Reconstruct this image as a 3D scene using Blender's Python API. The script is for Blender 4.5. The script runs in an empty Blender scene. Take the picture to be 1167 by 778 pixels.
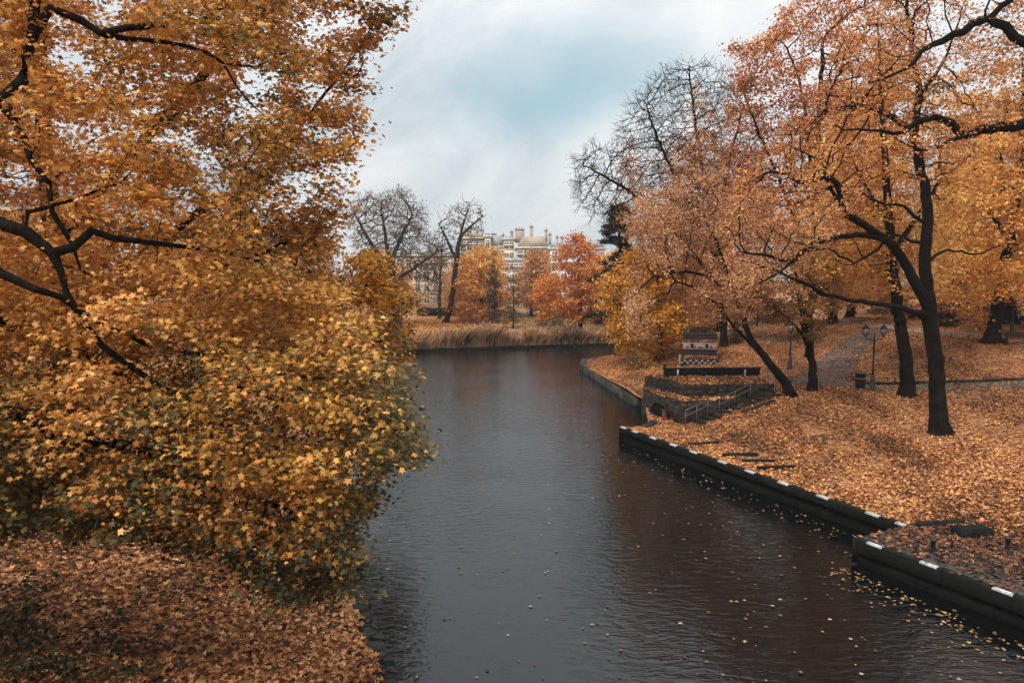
import bpy, math, random
import numpy as np
from mathutils import Vector, Matrix

random.seed(7)
rng = np.random.default_rng(7)
S = bpy.context.scene
C = S.collection
R = math.radians

# ------------------------------------------------------------------ camera, sky, sun, exposure
CAM = np.array([0.0, 0.0, 8.0]); FPX = 843.0; PITCH = R(5.0)
cam = bpy.data.cameras.new('camera'); cam.lens = 36.0 * FPX / 1167.0; cam.sensor_width = 36.0
cam.clip_start = 0.1; cam.clip_end = 3000
co = bpy.data.objects.new('camera', cam); C.objects.link(co)
co.location = CAM; co.rotation_euler = (R(90) - PITCH, 0, 0); S.camera = co

SUN_EL, SUN_AZ = R(48), R(215)       # behind the camera, a little to the left, behind cloud
world = bpy.data.worlds.new('World'); S.world = world; world.use_nodes = True
nt = world.node_tree; nt.nodes.clear()
def N(nt, typ, **kw):
    n = nt.nodes.new(typ)
    for k, v in kw.items(): setattr(n, k, v)
    return n
def L(nt, a, b): nt.links.new(a, b)
def math_node(nt, op, a, b=None, c=None, clamp=False):
    n = N(nt, 'ShaderNodeMath', operation=op); n.use_clamp = clamp
    for i, v in enumerate((a, b, c)):
        if v is None: continue
        if isinstance(v, (int, float)): n.inputs[i].default_value = v
        else: L(nt, v, n.inputs[i])
    return n.outputs[0]
def mix_col(nt, fac, a, b, blend='MIX'):
    n = N(nt, 'ShaderNodeMix', data_type='RGBA', blend_type=blend)
    for s, v in ((n.inputs[0], fac), (n.inputs[6], a), (n.inputs[7], b)):
        if isinstance(v, (int, float)): s.default_value = v
        elif isinstance(v, (tuple, list)): s.default_value = (v[0], v[1], v[2], 1)
        else: L(nt, v, s)
    return n.outputs[2]
def ramp(nt, fac, stops, interp='LINEAR'):
    n = N(nt, 'ShaderNodeValToRGB'); cr = n.color_ramp; cr.interpolation = interp
    while len(cr.elements) < len(stops): cr.elements.new(0.5)
    for e, (p, c) in zip(cr.elements, stops):
        e.position = p; e.color = (c[0], c[1], c[2], 1) if isinstance(c, (tuple, list)) else (c, c, c, 1)
    L(nt, fac, n.inputs[0]); return n.outputs[0]
def noise(nt, vec, scale, detail=4, rough=0.55, dist=0.0):
    n = N(nt, 'ShaderNodeTexNoise'); n.inputs['Scale'].default_value = scale
    n.inputs['Detail'].default_value = detail; n.inputs['Roughness'].default_value = rough
    n.inputs['Distortion'].default_value = dist
    if vec is not None: L(nt, vec, n.inputs['Vector'])
    return n.outputs[0]

SKY_STRENGTH = 0.1
sky = N(nt, 'ShaderNodeTexSky', sky_type='NISHITA'); sky.sun_disc = False
sky.sun_elevation = SUN_EL; sky.sun_rotation = SUN_AZ
tc = N(nt, 'ShaderNodeTexCoord')
nrm = N(nt, 'ShaderNodeVectorMath', operation='NORMALIZE'); L(nt, tc.outputs['Generated'], nrm.inputs[0])
sep = N(nt, 'ShaderNodeSeparateXYZ'); L(nt, nrm.outputs[0], sep.inputs[0])
zz = math_node(nt, 'MAXIMUM', sep.outputs[2], 0.0)
den = math_node(nt, 'ADD', zz, 0.22)
cx = math_node(nt, 'DIVIDE', sep.outputs[0], den); cy = math_node(nt, 'DIVIDE', sep.outputs[1], den)
cmb = N(nt, 'ShaderNodeCombineXYZ'); L(nt, cx, cmb.inputs[0]); L(nt, cy, cmb.inputs[1])
mp = N(nt, 'ShaderNodeMapping'); L(nt, cmb.outputs[0], mp.inputs[0])
mp.inputs['Rotation'].default_value = (0, 0, R(-32)); mp.inputs['Scale'].default_value = (0.55, 1.5, 1)
mp.inputs['Location'].default_value = (3.1, 1.7, 0.0)
dm = N(nt, 'ShaderNodeMapping'); L(nt, nrm.outputs[0], dm.inputs[0]); dm.inputs['Rotation'].default_value = (0, R(30), 0)
ds = N(nt, 'ShaderNodeMapping'); L(nt, dm.outputs[0], ds.inputs[0]); ds.inputs['Scale'].default_value = (1.1, 1.1, 3.0); ds.inputs['Location'].default_value = (2.3, .4, 1.1)
n1 = noise(nt, ds.outputs[0], 1.9, 7, 0.56, 0.8)
n2 = noise(nt, cmb.outputs[0], 0.55, 4, 0.5, 0.3)
# thick cloud tone: pale grey, a little blue
tone = math_node(nt, 'MULTIPLY_ADD', n1, 0.7, math_node(nt, 'MULTIPLY', n2, 0.3))
cloud = ramp(nt, tone, [(0.36, (3.7, 4.5, 4.9)), (0.445, (5.2, 5.75, 6.1)), (0.52, (6.2, 6.6, 6.85)), (0.60, (7.2, 7.35, 7.45))])
# a thin spot in the cloud, where the blue sky behind shows
def vdir(px, py):
    u = np.array([0, math.sin(PITCH), math.cos(PITCH)]); f = np.array([0, math.cos(PITCH), -math.sin(PITCH)])
    d = f * FPX + np.array([1.0, 0, 0]) * (px - 583.5) - u * (py - 389.0)
    return d / np.linalg.norm(d)
def thin(px, py, r0, r1, nscale=6.0, warp=0.06):
    dd = vdir(px, py)
    nv = N(nt, 'ShaderNodeTexNoise'); nv.inputs['Scale'].default_value = nscale; nv.inputs['Detail'].default_value = 4
    L(nt, nrm.outputs[0], nv.inputs['Vector'])
    off = N(nt, 'ShaderNodeVectorMath', operation='MULTIPLY_ADD'); L(nt, nv.outputs['Color'], off.inputs[0])
    off.inputs[1].default_value = (warp * 2,) * 3; L(nt, nrm.outputs[0], off.inputs[2])
    sb = N(nt, 'ShaderNodeVectorMath', operation='SUBTRACT'); L(nt, off.outputs[0], sb.inputs[0])
    sb.inputs[1].default_value = tuple(dd + warp)
    rot = N(nt, 'ShaderNodeMapping', vector_type='POINT'); L(nt, sb.outputs[0], rot.inputs[0])
    rot.inputs['Rotation'].default_value = (0, R(38), 0); rot.inputs['Scale'].default_value = (0.55, 1, 1.45)
    ln = N(nt, 'ShaderNodeVectorMath', operation='LENGTH'); L(nt, rot.outputs[0], ln.inputs[0])
    m = N(nt, 'ShaderNodeMapRange', interpolation_type='SMOOTHERSTEP'); L(nt, ln.outputs['Value'], m.inputs[0])
    m.inputs[1].default_value = r0; m.inputs[2].default_value = r1; m.inputs[3].default_value = 1; m.inputs[4].default_value = 0
    return m.outputs[0]
blue = mix_col(nt, 0.8, sky.outputs[0], (2.7, 4.6, 5.3))
m1 = math_node(nt, 'MULTIPLY', thin(645, 95, 0.0, 0.155), 0.8)
c1 = mix_col(nt, m1, cloud, blue)
# an overcast sky is brighter overhead than near the horizon
mr = N(nt, 'ShaderNodeMapRange', interpolation_type='SMOOTHSTEP'); L(nt, zz, mr.inputs[0])
mr.inputs[1].default_value = 0.24; mr.inputs[2].default_value = 0.9; mr.inputs[3].default_value = 1.0; mr.inputs[4].default_value = 2.7
lo = N(nt, 'ShaderNodeMapRange', interpolation_type='SMOOTHSTEP'); L(nt, zz, lo.inputs[0])      # murkier towards the horizon
lo.inputs[1].default_value = 0.0; lo.inputs[2].default_value = 0.2; lo.inputs[3].default_value = 0.84; lo.inputs[4].default_value = 1.0
c2 = N(nt, 'ShaderNodeVectorMath', operation='SCALE'); L(nt, c1, c2.inputs[0]); L(nt, math_node(nt, 'MULTIPLY', mr.outputs[0], lo.outputs[0]), c2.inputs['Scale'])
bg = N(nt, 'ShaderNodeBackground'); bg.inputs[1].default_value = SKY_STRENGTH; L(nt, c2.outputs[0], bg.inputs[0])
wo = N(nt, 'ShaderNodeOutputWorld'); L(nt, bg.outputs[0], wo.inputs[0])

sun = bpy.data.lights.new('sun', 'SUN'); sun.energy = 1.7; sun.angle = R(14); sun.color = (1.0, 0.93, 0.84)
so = bpy.data.objects.new('sun', sun); C.objects.link(so)
sd = Vector((math.sin(SUN_AZ) * math.cos(SUN_EL), math.cos(SUN_AZ) * math.cos(SUN_EL), math.sin(SUN_EL)))
so.rotation_euler = (-sd).to_track_quat('-Z', 'Y').to_euler(); so.location = (0, 0, 60)
vs = S.view_settings; vs.view_transform = 'Standard'; vs.look = 'None'; vs.exposure = 0.33; vs.gamma = 1.0
vs.use_curve_mapping = False
S.cycles.max_bounces = 6; S.cycles.diffuse_bounces = 4; S.cycles.glossy_bounces = 3; S.cycles.transmission_bounces = 4
S.cycles.caustics_reflective = False; S.cycles.caustics_refractive = False

# ------------------------------------------------------------------ helpers
def lin(r, g, b):
    f = lambda c: ((c / 255 + 0.055) / 1.055) ** 2.4 if c > 10 else c / 255 / 12.92
    return np.array([f(r), f(g), f(b)])
def pt(px, py, Y):
    d = vdir(px, py); return CAM + d * (Y / d[1])
def ptz(px, py, z):
    d = vdir(px, py); return CAM + d * ((z - CAM[2]) / d[2])

def mesh_obj(name, V, F, mat=None, parent=None, smooth=False, cols=None, mats=None, midx=None):
    """V (n,3) ; F list of index tuples or an (m,k) array -> ONE mesh object."""
    me = bpy.data.meshes.new(name)
    V = np.asarray(V, dtype=np.float32)
    if isinstance(F, np.ndarray):
        m, k = F.shape; tot = np.full(m, k); flat = F.ravel()
    else:
        tot = np.array([len(f) for f in F]); flat = np.array([i for f in F for i in f])
    me.vertices.add(len(V)); me.vertices.foreach_set('co', V.ravel())
    me.loops.add(len(flat)); me.loops.foreach_set('vertex_index', flat.astype(np.int32))
    me.polygons.add(len(tot)); me.polygons.foreach_set('loop_start', (np.cumsum(tot) - tot).astype(np.int32))
    if smooth: me.polygons.foreach_set('use_smooth', np.ones(len(tot), dtype=bool))
    for mm in (mats or ([mat] if mat else [])): me.materials.append(mm)
    if midx is not None: me.polygons.foreach_set('material_index', np.asarray(midx, dtype=np.int32))
    me.update(calc_edges=True)
    if cols is not None:
        a = me.attributes.new('tint', 'FLOAT_COLOR', 'POINT')
        c4 = np.ones((len(V), 4), dtype=np.float32); c4[:, :3] = cols
        a.data.foreach_set('color', c4.ravel())
    o = bpy.data.objects.new(name, me); C.objects.link(o)
    if parent is not None: o.parent = parent
    return o

class G:
    """collects boxes, tubes and lathes; build() links them as one mesh"""
    def __init__(s): s.V = []; s.F = []
    def add(s, V, F):
        b = len(s.V); s.V += [tuple(v) for v in V]; s.F += [tuple(i + b for i in f) for f in F]; return s
    def box(s, c, d, rz=0.0, tilt=None, ch=0.0):
        x, y, z = d[0] / 2, d[1] / 2, d[2] / 2
        M = Matrix.Rotation(rz, 3, 'Z')
        if tilt: M = M @ Matrix.Rotation(tilt[0], 3, 'X') @ Matrix.Rotation(tilt[1], 3, 'Y')
        if ch > 0:
            h = min(ch, x * .9, y * .9, z * .9); V = []
            for sz in (-1, 1):
                for ax, ay, az in ((x - h, y - h, z), (x, y - h, z - h), (x - h, y, z - h)):
                    for sx, sy in ((1, 1), (-1, 1), (-1, -1), (1, -1)):
                        V.append((sx * ax, sy * ay, sz * az))
            import itertools
            # convex hull by hand through bmesh
            import bmesh
            bm = bmesh.new(); [bm.verts.new(v) for v in V]
            bmesh.ops.convex_hull(bm, input=bm.verts); bm.verts.index_update()
            Vv = [c0 for c0 in [Vector(v.co) for v in bm.verts]]; Ff = [[v.index for v in f.verts] for f in bm.faces]; bm.free()
            return s.add([M @ v + Vector(c) for v in Vv], Ff)
        V = [M @ Vector((sx * x, sy * y, sz * z)) + Vector(c) for sz in (-1, 1) for sx, sy in ((-1, -1), (1, -1), (1, 1), (-1, 1))]
        return s.add(V, [(3, 2, 1, 0), (4, 5, 6, 7), (0, 1, 5, 4), (1, 2, 6, 5), (2, 3, 7, 6), (3, 0, 4, 7)])
    def tube(s, pts, r, k=8, cap=True):
        pts = [Vector(p) for p in pts]; n = len(pts); rs = r if hasattr(r, '__len__') else [r] * n
        V = []; F = []; ref = None
        for i, p in enumerate(pts):
            t = (pts[min(i + 1, n - 1)] - pts[max(i - 1, 0)]).normalized()
            if ref is None: ref = t.orthogonal().normalized()
            a = (ref - t * ref.dot(t)).normalized(); ref = a; b = t.cross(a)
            for j in range(k):
                w = 2 * math.pi * j / k; V.append(p + (a * math.cos(w) + b * math.sin(w)) * rs[i])
        for i in range(n - 1):
            for j in range(k):
                F.append((i * k + j, i * k + (j + 1) % k, (i + 1) * k + (j + 1) % k, (i + 1) * k + j))
        if cap: F.append(tuple(range(k))[::-1]); F.append(tuple(range((n - 1) * k, n * k)))
        return s.add(V, F)
    def lathe(s, c, prof, k=12):
        V = []; F = []
        for (r, z) in prof:
            for j in range(k):
                w = 2 * math.pi * (j + .5) / k; V.append((c[0] + r * math.cos(w), c[1] + r * math.sin(w), c[2] + z))
        n = len(prof)
        for i in range(n - 1):
            for j in range(k): F.append((i * k + j, i * k + (j + 1) % k, (i + 1) * k + (j + 1) % k, (i + 1) * k + j))
        F.append(tuple(range(k))[::-1]); F.append(tuple(range((n - 1) * k, n * k)))
        return s.add(V, F)
    def prism(s, poly, z0, z1):
        n = len(poly); V = [(x, y, z0) for x, y in poly] + [(x, y, z1) for x, y in poly]
        F = [tuple(range(n))[::-1], tuple(range(n, 2 * n))] + [(i, (i + 1) % n, n + (i + 1) % n, n + i) for i in range(n)]
        return s.add(V, F)
    def build(s, name, mat, parent=None, smooth=False): return mesh_obj(name, s.V, s.F, mat, parent, smooth)

def tag(o, label=None, cat=None, group=None, kind=None):
    for k, v in (('label', label), ('category', cat), ('group', group), ('kind', kind)):
        if v: o[k] = v
    return o
def thing(name, label, cat, loc=(0, 0, 0), rz=0.0, group=None):
    o = bpy.data.objects.new(name, None); C.objects.link(o)
    o.location = loc; o.rotation_euler = (0, 0, rz); o.empty_display_size = 0.3
    return tag(o, label, cat, group)
def dup(root, loc, rz=0.0, label=None, scale=None, group=None):
    def cp(o, par):
        c = o.copy(); C.objects.link(c)
        if par is not None: c.parent = par
        for ch in list(o.children): cp(ch, c)
        return c
    r = cp(root, None); r.location = loc; r.rotation_euler = (0, 0, rz)
    if scale is not None: r.scale = scale if hasattr(scale, '__len__') else (scale,) * 3
    if label: r['label'] = label
    if group: r['group'] = group
    return r

# ------------------------------------------------------------------ materials
def material(name, rough=0.8, spec=0.3):
    m = bpy.data.materials.new(name); m.use_nodes = True
    b = m.node_tree.nodes['Principled BSDF']; b.inputs['Roughness'].default_value = rough
    b.inputs['Specular IOR Level'].default_value = spec
    return m, m.node_tree, b
def bump(nt, b, h, strength=0.4, dist=0.02):
    n = N(nt, 'ShaderNodeBump'); n.inputs['Strength'].default_value = strength; n.inputs['Distance'].default_value = dist
    L(nt, h, n.inputs['Height']); L(nt, n.outputs[0], b.inputs['Normal'])
def pos(nt): return N(nt, 'ShaderNodeNewGeometry').outputs['Position']
def objc(nt): return N(nt, 'ShaderNodeTexCoord').outputs['Object']
def plain(name, col, rough=0.7, spec=0.3, var=0.25, scale=3.0, metal=0.0):
    m, nt, b = material(name, rough, spec); c = np.array(col)
    n = noise(nt, objc(nt), scale, 5, 0.6)
    L(nt, ramp(nt, n, [(0.3, tuple(c * (1 - var))), (0.7, tuple(c * (1 + var)))]), b.inputs['Base Color'])
    b.inputs['Metallic'].default_value = metal
    bump(nt, b, noise(nt, objc(nt), scale * 8, 3), 0.25, 0.01)
    return m
def leaf_material(name, trans=0.35, rough=0.6):
    m, nt, b = material(name, rough, 0.25)
    a = N(nt, 'ShaderNodeAttribute', attribute_name='tint')
    L(nt, a.outputs['Color'], b.inputs['Base Color'])
    t = N(nt, 'ShaderNodeBsdfTranslucent'); L(nt, a.outputs['Color'], t.inputs[0])
    mx = N(nt, 'ShaderNodeMixShader'); mx.inputs[0].default_value = trans
    L(nt, b.outputs[0], mx.inputs[1]); L(nt, t.outputs[0], mx.inputs[2])
    L(nt, mx.outputs[0], nt.nodes['Material Output'].inputs[0]); return m
M_LEAF = leaf_material('autumn_leaf', 0.28); M_LITTER = leaf_material('fallen_leaf', 0.08, 0.75); M_REED = leaf_material('dry_reed', 0.25, 0.8)
def bark_material(name, a, bcol):
    m, nt, b = material(name, 0.95, 0.04)
    mpn = N(nt, 'ShaderNodeMapping'); L(nt, pos(nt), mpn.inputs[0]); mpn.inputs['Scale'].default_value = (1, 1, 0.25)
    n = noise(nt, mpn.outputs[0], 16, 6, 0.65, 0.4); big = noise(nt, pos(nt), 1.3, 4)
    c = ramp(nt, n, [(0.3, tuple(np.array(a) * 0.45)), (0.6, tuple(a)), (0.8, tuple(np.array(a) * 2.6))])
    L(nt, mix_col(nt, ramp(nt, big, [(0.5, 0.0), (0.7, 0.7)]), c, bcol), b.inputs['Base Color'])
    bump(nt, b, n, 1.0, 0.07); return m
M_BARK = bark_material('bark', (0.018, 0.0145, 0.0115), (0.022, 0.022, 0.014))
M_BARKG = bark_material('grey_bark', (0.05, 0.043, 0.036), (0.05, 0.047, 0.036))

def litter_ground():
    m, nt, b = material('leaf_litter_ground', 0.9, 0.12); p = pos(nt)
    w = N(nt, 'ShaderNodeTexNoise'); w.inputs['Scale'].default_value = 9; L(nt, p, w.inputs['Vector'])
    pv = N(nt, 'ShaderNodeVectorMath', operation='MULTIPLY_ADD'); L(nt, w.outputs['Color'], pv.inputs[0]); pv.inputs[1].default_value = (0.12, 0.12, 0.12); L(nt, p, pv.inputs[2])
    v = N(nt, 'ShaderNodeTexVoronoi'); v.inputs['Scale'].default_value = 8.0; L(nt, pv.outputs[0], v.inputs['Vector'])
    sp = N(nt, 'ShaderNodeSeparateColor'); L(nt, v.outputs['Color'], sp.inputs[0])
    patch = noise(nt, p, 0.7, 6, 0.65)
    f = math_node(nt, 'MULTIPLY_ADD', sp.outputs[0], 0.75, math_node(nt, 'MULTIPLY', patch, 0.35))
    c = ramp(nt, f, [(0.10, (0.05, 0.026, 0.014)), (0.3, (0.16, 0.07, 0.03)), (0.55, (0.30, 0.125, 0.046)), (0.75, (0.42, 0.19, 0.075)), (1.0, (0.50, 0.27, 0.13))])
    g = N(nt, 'ShaderNodeAttribute', attribute_name='tint')     # r channel: how much lawn shows
    gs = N(nt, 'ShaderNodeSeparateColor'); L(nt, g.outputs['Color'], gs.inputs[0])
    gr = ramp(nt, noise(nt, p, 7, 4), [(0.3, (0.05, 0.055, 0.02)), (0.7, (0.13, 0.12, 0.045))])
    mask = math_node(nt, 'MULTIPLY', gs.outputs[0], ramp(nt, noise(nt, p, 2.3, 5), [(0.35, 0.2), (0.55, 1.0)]))
    L(nt, mix_col(nt, mask, c, gr), b.inputs['Base Color'])
    bump(nt, b, v.outputs['Distance'], 0.6, 0.05); return m
M_GROUND = litter_ground()

def water_material():
    m, nt, b = material('canal_water', 0.05, 0.5)
    b.inputs['Base Color'].default_value = (0.003, 0.0036, 0.0034, 1); b.inputs['IOR'].default_value = 1.40
    mpn = N(nt, 'ShaderNodeMapping'); L(nt, pos(nt), mpn.inputs[0]); mpn.inputs['Scale'].default_value = (0.8, 2.1, 1); mpn.inputs['Rotation'].default_value = (0, 0, R(9))
    a = noise(nt, mpn.outputs[0], 2.6, 3, 0.55, 0.6)
    mp2 = N(nt, 'ShaderNodeMapping'); L(nt, pos(nt), mp2.inputs[0]); mp2.inputs['Scale'].default_value = (1, 1.5, 1); mp2.inputs['Rotation'].default_value = (0, 0, R(-24))
    c = noise(nt, mp2.outputs[0], 7.0, 2, 0.5, 0.3)
    calm = ramp(nt, noise(nt, pos(nt), 0.16, 3), [(0.36, 0.55), (0.62, 1.0)])
    h = math_node(nt, 'MULTIPLY', math_node(nt, 'MULTIPLY_ADD', c, 0.22, a), calm)
    bump(nt, b, h, 0.5, 0.065); return m
M_WATER = water_material()

def stone_material(name, scale, c0, c1, mortar):
    m, nt, b = material(name, 0.9, 0.2); p = pos(nt)
    w = N(nt, 'ShaderNodeMapping'); L(nt, p, w.inputs[0]); w.inputs['Scale'].default_value = (1, 1, 1.5)
    v = N(nt, 'ShaderNodeTexVoronoi'); v.inputs['Scale'].default_value = scale; L(nt, w.outputs[0], v.inputs['Vector'])
    e = N(nt, 'ShaderNodeTexVoronoi', feature='DISTANCE_TO_EDGE'); e.inputs['Scale'].default_value = scale; L(nt, w.outputs[0], e.inputs['Vector'])
    sp = N(nt, 'ShaderNodeSeparateColor'); L(nt, v.outputs['Color'], sp.inputs[0])
    c = ramp(nt, math_node(nt, 'MULTIPLY_ADD', noise(nt, p, 14, 5), 0.4, math_node(nt, 'MULTIPLY', sp.outputs[0], 0.6)), [(0.2, c0), (0.8, c1)])
    ed = ramp(nt, e.outputs['Distance'], [(0.01, 0.0), (0.07, 1.0)])
    L(nt, mix_col(nt, ed, mortar, c), b.inputs['Base Color'])
    bump(nt, b, math_node(nt, 'MULTIPLY_ADD', noise(nt, p, 18, 5), 0.35, ed), 0.8, 0.06); return m
M_STONE = stone_material('rough_stone', 3.4, (0.012, 0.010, 0.008), (0.058, 0.044, 0.033), (0.007, 0.006, 0.005))
M_KERB = stone_material('bank_stone', 1.6, (0.014, 0.014, 0.0125), (0.045, 0.042, 0.037), (0.01, 0.01, 0.009))
def wood_material(name, a, d):
    m, nt, b = material(name, 0.85, 0.08)
    mpn = N(nt, 'ShaderNodeMapping'); L(nt, pos(nt), mpn.inputs[0]); mpn.inputs['Rotation'].default_value = (0, 0, R(-24)); mpn.inputs['Scale'].default_value = (9, 0.7, 9)
    n = noise(nt, mpn.outputs[0], 2, 6, 0.6); s = noise(nt, pos(nt), 2.2, 5)
    c = ramp(nt, n, [(0.3, tuple(a)), (0.7, tuple(d))])
    L(nt, mix_col(nt, ramp(nt, s, [(0.45, 0.0), (0.75, 0.6)]), c, (0.024, 0.025, 0.019)), b.inputs['Base Color'])
    bump(nt, b, n, 0.5, 0.02); return m
M_TIMBER = wood_material('dark_timber', (0.006, 0.0065, 0.006), (0.017, 0.0175, 0.015))
M_DECK = wood_material('deck_boards', (0.035, 0.03, 0.026), (0.085, 0.075, 0.065))
M_PAINT = plain('white_paint', (0.55, 0.54, 0.51), 0.7, 0.2, 0.4, 14)
M_IRON = plain('black_iron', (0.014, 0.015, 0.015), 0.5, 0.4, 0.3, 5)
M_RAIL = plain('grey_rail', (0.085, 0.078, 0.07), 0.45, 0.5, 0.2, 4)
M_RUST = plain('rusty_steel', (0.15, 0.05, 0.03), 0.8, 0.2, 0.4, 6)
M_DARK = plain('dark_void', (0.006, 0.006, 0.006), 0.9, 0.1, 0.2)
M_GLASS = plain('window_glass', (0.15, 0.135, 0.12), 0.4, 0.2, 0.3, 1.5)
M_LANTERN = plain('frosted_glass', (0.30, 0.31, 0.30), 0.3, 0.5, 0.15, 4)
def path_material():
    m, nt, b = material('path_paving', 0.9, 0.2); p = pos(nt)
    br = N(nt, 'ShaderNodeTexVoronoi'); br.inputs['Scale'].default_value = 7; L(nt, p, br.inputs['Vector'])
    sp = N(nt, 'ShaderNodeSeparateColor'); L(nt, br.outputs['Color'], sp.inputs[0])
    c = ramp(nt, math_node(nt, 'MULTIPLY_ADD', noise(nt, p, 0.8, 5), 0.7, math_node(nt, 'MULTIPLY', sp.outputs[0], 0.3)), [(0.3, (0.065, 0.05, 0.04)), (0.7, (0.14, 0.108, 0.088))])
    L(nt, c, b.inputs['Base Color']); bump(nt, b, br.outputs['Distance'], 0.4, 0.02); return m
M_PATH = path_material()
M_PATH2 = plain('upper_path_gravel', (0.33, 0.27, 0.22), 0.95, 0.15, 0.18, 1.5)

# ------------------------------------------------------------------ terrain
CP = np.array([
 # right bank
 (5.4,35.3,.7),(8.4,28,.7),(11.6,20.9,.7),(9.8,19.8,.7),(12,15,.72),(16,7,.75),(18.7,32.3,1.1),(24,28,1.25),(14,28,.85),(11,34,.82),(20,20,.95),
 (30,25,1.5),(30,15,1.3),(21,39.5,1.58),(20.2,41.5,1.62),(30,42,1.8),(25,41,1.7),(16.5,42,1.62),(15.2,40,1.6),(13.2,38.4,1.25),(11.5,37.4,.8),
 (9.6,36.9,.2),(7.8,37.4,.05),(6.8,36.6,.4),(8.5,46,.9),(12,46.5,1.5),(13.4,53,1.7),(7.6,52,.75),(6.2,62,.5),(9,64,.7),(8.2,57,.8),(16,60,2.2),
 (23,74,3.0),(20,62,2.5),(27,66,3.35),(18.9,50,1.75),(33.5,53.8,3.6),(32.8,50.6,3.45),(38,56,3.8),(30,60,3.6),(26,47,2.2),(32,46,2.5),(40,46,2.9),
 (40,75,4.2),(60,60,4.6),(60,90,5),(90,60,5.5),(30,84,2.6),(20,81,.9),(60,30,2.6),(12,74,.6),(90,10,3),(80,140,5),
 # far bank
 (-15,74,.4),(-9.7,80,.4),(0,83.5,.4),(14.2,88.5,.4),(30,91,.6),(0,92,.6),(-8,92,.6),(-5,105,.95),(0,127,1.5),(10,110,1.1),(25,105,1.3),(-30,110,1.4),(0,170,2),(60,170,3.5),
 (-60,170,2),(-160,300,3),(200,300,5),(0,300,3),
 # left bank
 (-2.7,14.6,.5),(.8,5.5,.5),(-4.2,18.5,.5),(-8.6,36.5,.5),(-13,55,.5),(-10,15,1.5),(-6,16,.95),(-12,30,1.2),(-25,20,3),(-25,50,2.3),(-8,6,1.7),(-40,35,3.6),(-25,82,1.3),(-60,60,3),(-20,0,3),
], dtype=float)
def _phi(d): return np.sqrt(d * d + 2.0)
def _fit():
    P = CP[:, :2] / 1.0; n = len(P); D = _phi(np.linalg.norm(P[:, None] - P[None], axis=2))
    A = np.zeros((n + 1, n + 1)); A[:n, :n] = D - np.eye(n) * 0.4; A[:n, n] = 1; A[n, :n] = 1
    return np.linalg.solve(A, np.append(CP[:, 2], 0.0))
_w = _fit()
def hgt(x, y):
    x = np.asarray(x, float); y = np.asarray(y, float); sh = x.shape
    q = np.stack([x.ravel(), y.ravel()], 1); out = np.empty(len(q))
    for i in range(0, len(q), 20000):
        d = np.linalg.norm(q[i:i + 20000, None] - CP[None, :, :2], axis=2)
        out[i:i + 20000] = _phi(d) @ _w[:-1] + _w[-1]
    return out.reshape(sh)
def gp(px, py, y0=12.0, y1=200.0):
    """where the view line through a photograph pixel meets the ground"""
    d = vdir(px, py); ys = np.linspace(y0, y1, 1500); P = CAM + d[None] * (ys / d[1])[:, None]
    below = np.nonzero(P[:, 2] <= hgt(P[:, 0], P[:, 1]))[0]
    return P[below[0]] if len(below) else P[-1]
def on(x, y): return (x, y, float(hgt(x, y)))

RS = np.array([(0, 19.8), (16.4, 11.42), (20.0, 9.55), (20.9, 11.6), (35.5, 5.26), (36.4, 5.6), (38.5, 7.2), (43.5, 7.9), (45, 7.6), (63, 5.9), (67, 6.4), (70, 10), (78, 26), (84, 44), (400, 46)])
LS = np.array([(-10, 6.5), (0, 2.5), (14.6, -2.92), (18.5, -4.35), (36.5, -8.6), (55, -13), (72.5, -16)])
FS = np.array([(-16, 72.5), (-9.7, 79.3), (0, 83), (14.2, 87.6), (30, 90.5), (46, 92)])
def xR(y): return np.interp(y, RS[:, 0], RS[:, 1])
def xL(y): return np.interp(y, LS[:, 0], LS[:, 1])
def yF(x): return np.interp(x, FS[:, 0], FS[:, 1], left=72.5)
def lawn(x, y):
    """share of bare grass: the far lawn behind the reeds"""
    return np.clip(1 - np.abs((x - 8) / 17.0) ** 3, 0, 1) * np.clip((y - 86) / 6, 0, 1) * np.clip((150 - y) / 20, 0, 1) * 0.8
V, F = [], []
def strip(rows):
    base = sum(len(v) for v in V); a = np.array(rows); m, k, _ = a.shape
    V.append(a.reshape(-1, 3)); i = np.arange(m * k).reshape(m, k) + base
    q = np.stack([i[:-1, :-1], i[:-1, 1:], i[1:, 1:], i[1:, :-1]], -1).reshape(-1, 4); F.append(q)
ts = np.concatenate([[0, .15], np.linspace(.4, 30, 75), np.linspace(32, 60, 15), [80, 120, 200, 400]])
rows = []
for y in np.concatenate([[0, 8], np.arange(14, 20, .4), [20, 20.9], np.arange(21.2, 92, .45), np.arange(94, 160, 4), [200, 300, 500]]):
    x = xR(y) + ts; rows.append(np.stack([x, np.full_like(x, y), hgt(x, np.full_like(x, y))], 1))
strip(rows)
rows = []
for y in np.concatenate([[-10, 0, 5], np.arange(8, 40, .5), np.arange(40, 72, 2), [72.5]]):
    x = xL(y) - ts; rows.append(np.stack([x, np.full_like(x, y), hgt(x, np.full_like(x, y))], 1)[::-1])
strip(rows)
rows = []
tf = np.concatenate([[0, .2], np.linspace(.6, 30, 40), np.linspace(33, 90, 20), [120, 200, 400, 900]])
for x in np.concatenate([[-800, -300, -120], np.arange(-80, -16, 4), np.arange(-16, 46.1, 1.0)]):
    y = yF(x) + tf; rows.append(np.stack([np.full_like(y, x), y, hgt(np.full_like(y, x), y)], 1)[::-1])
strip(rows)
GV = np.concatenate(V); GF = np.concatenate(F)
lw = lawn(GV[:, 0], GV[:, 1])
tag(mesh_obj('ground', GV, GF, M_GROUND, smooth=True, cols=np.stack([lw, lw, lw], 1)), kind='structure')
tag(mesh_obj('water', [(-300, -60, 0), (300, -60, 0), (300, 400, 0), (-300, 400, 0)], [(0, 1, 2, 3)], M_WATER), kind='structure')
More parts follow.
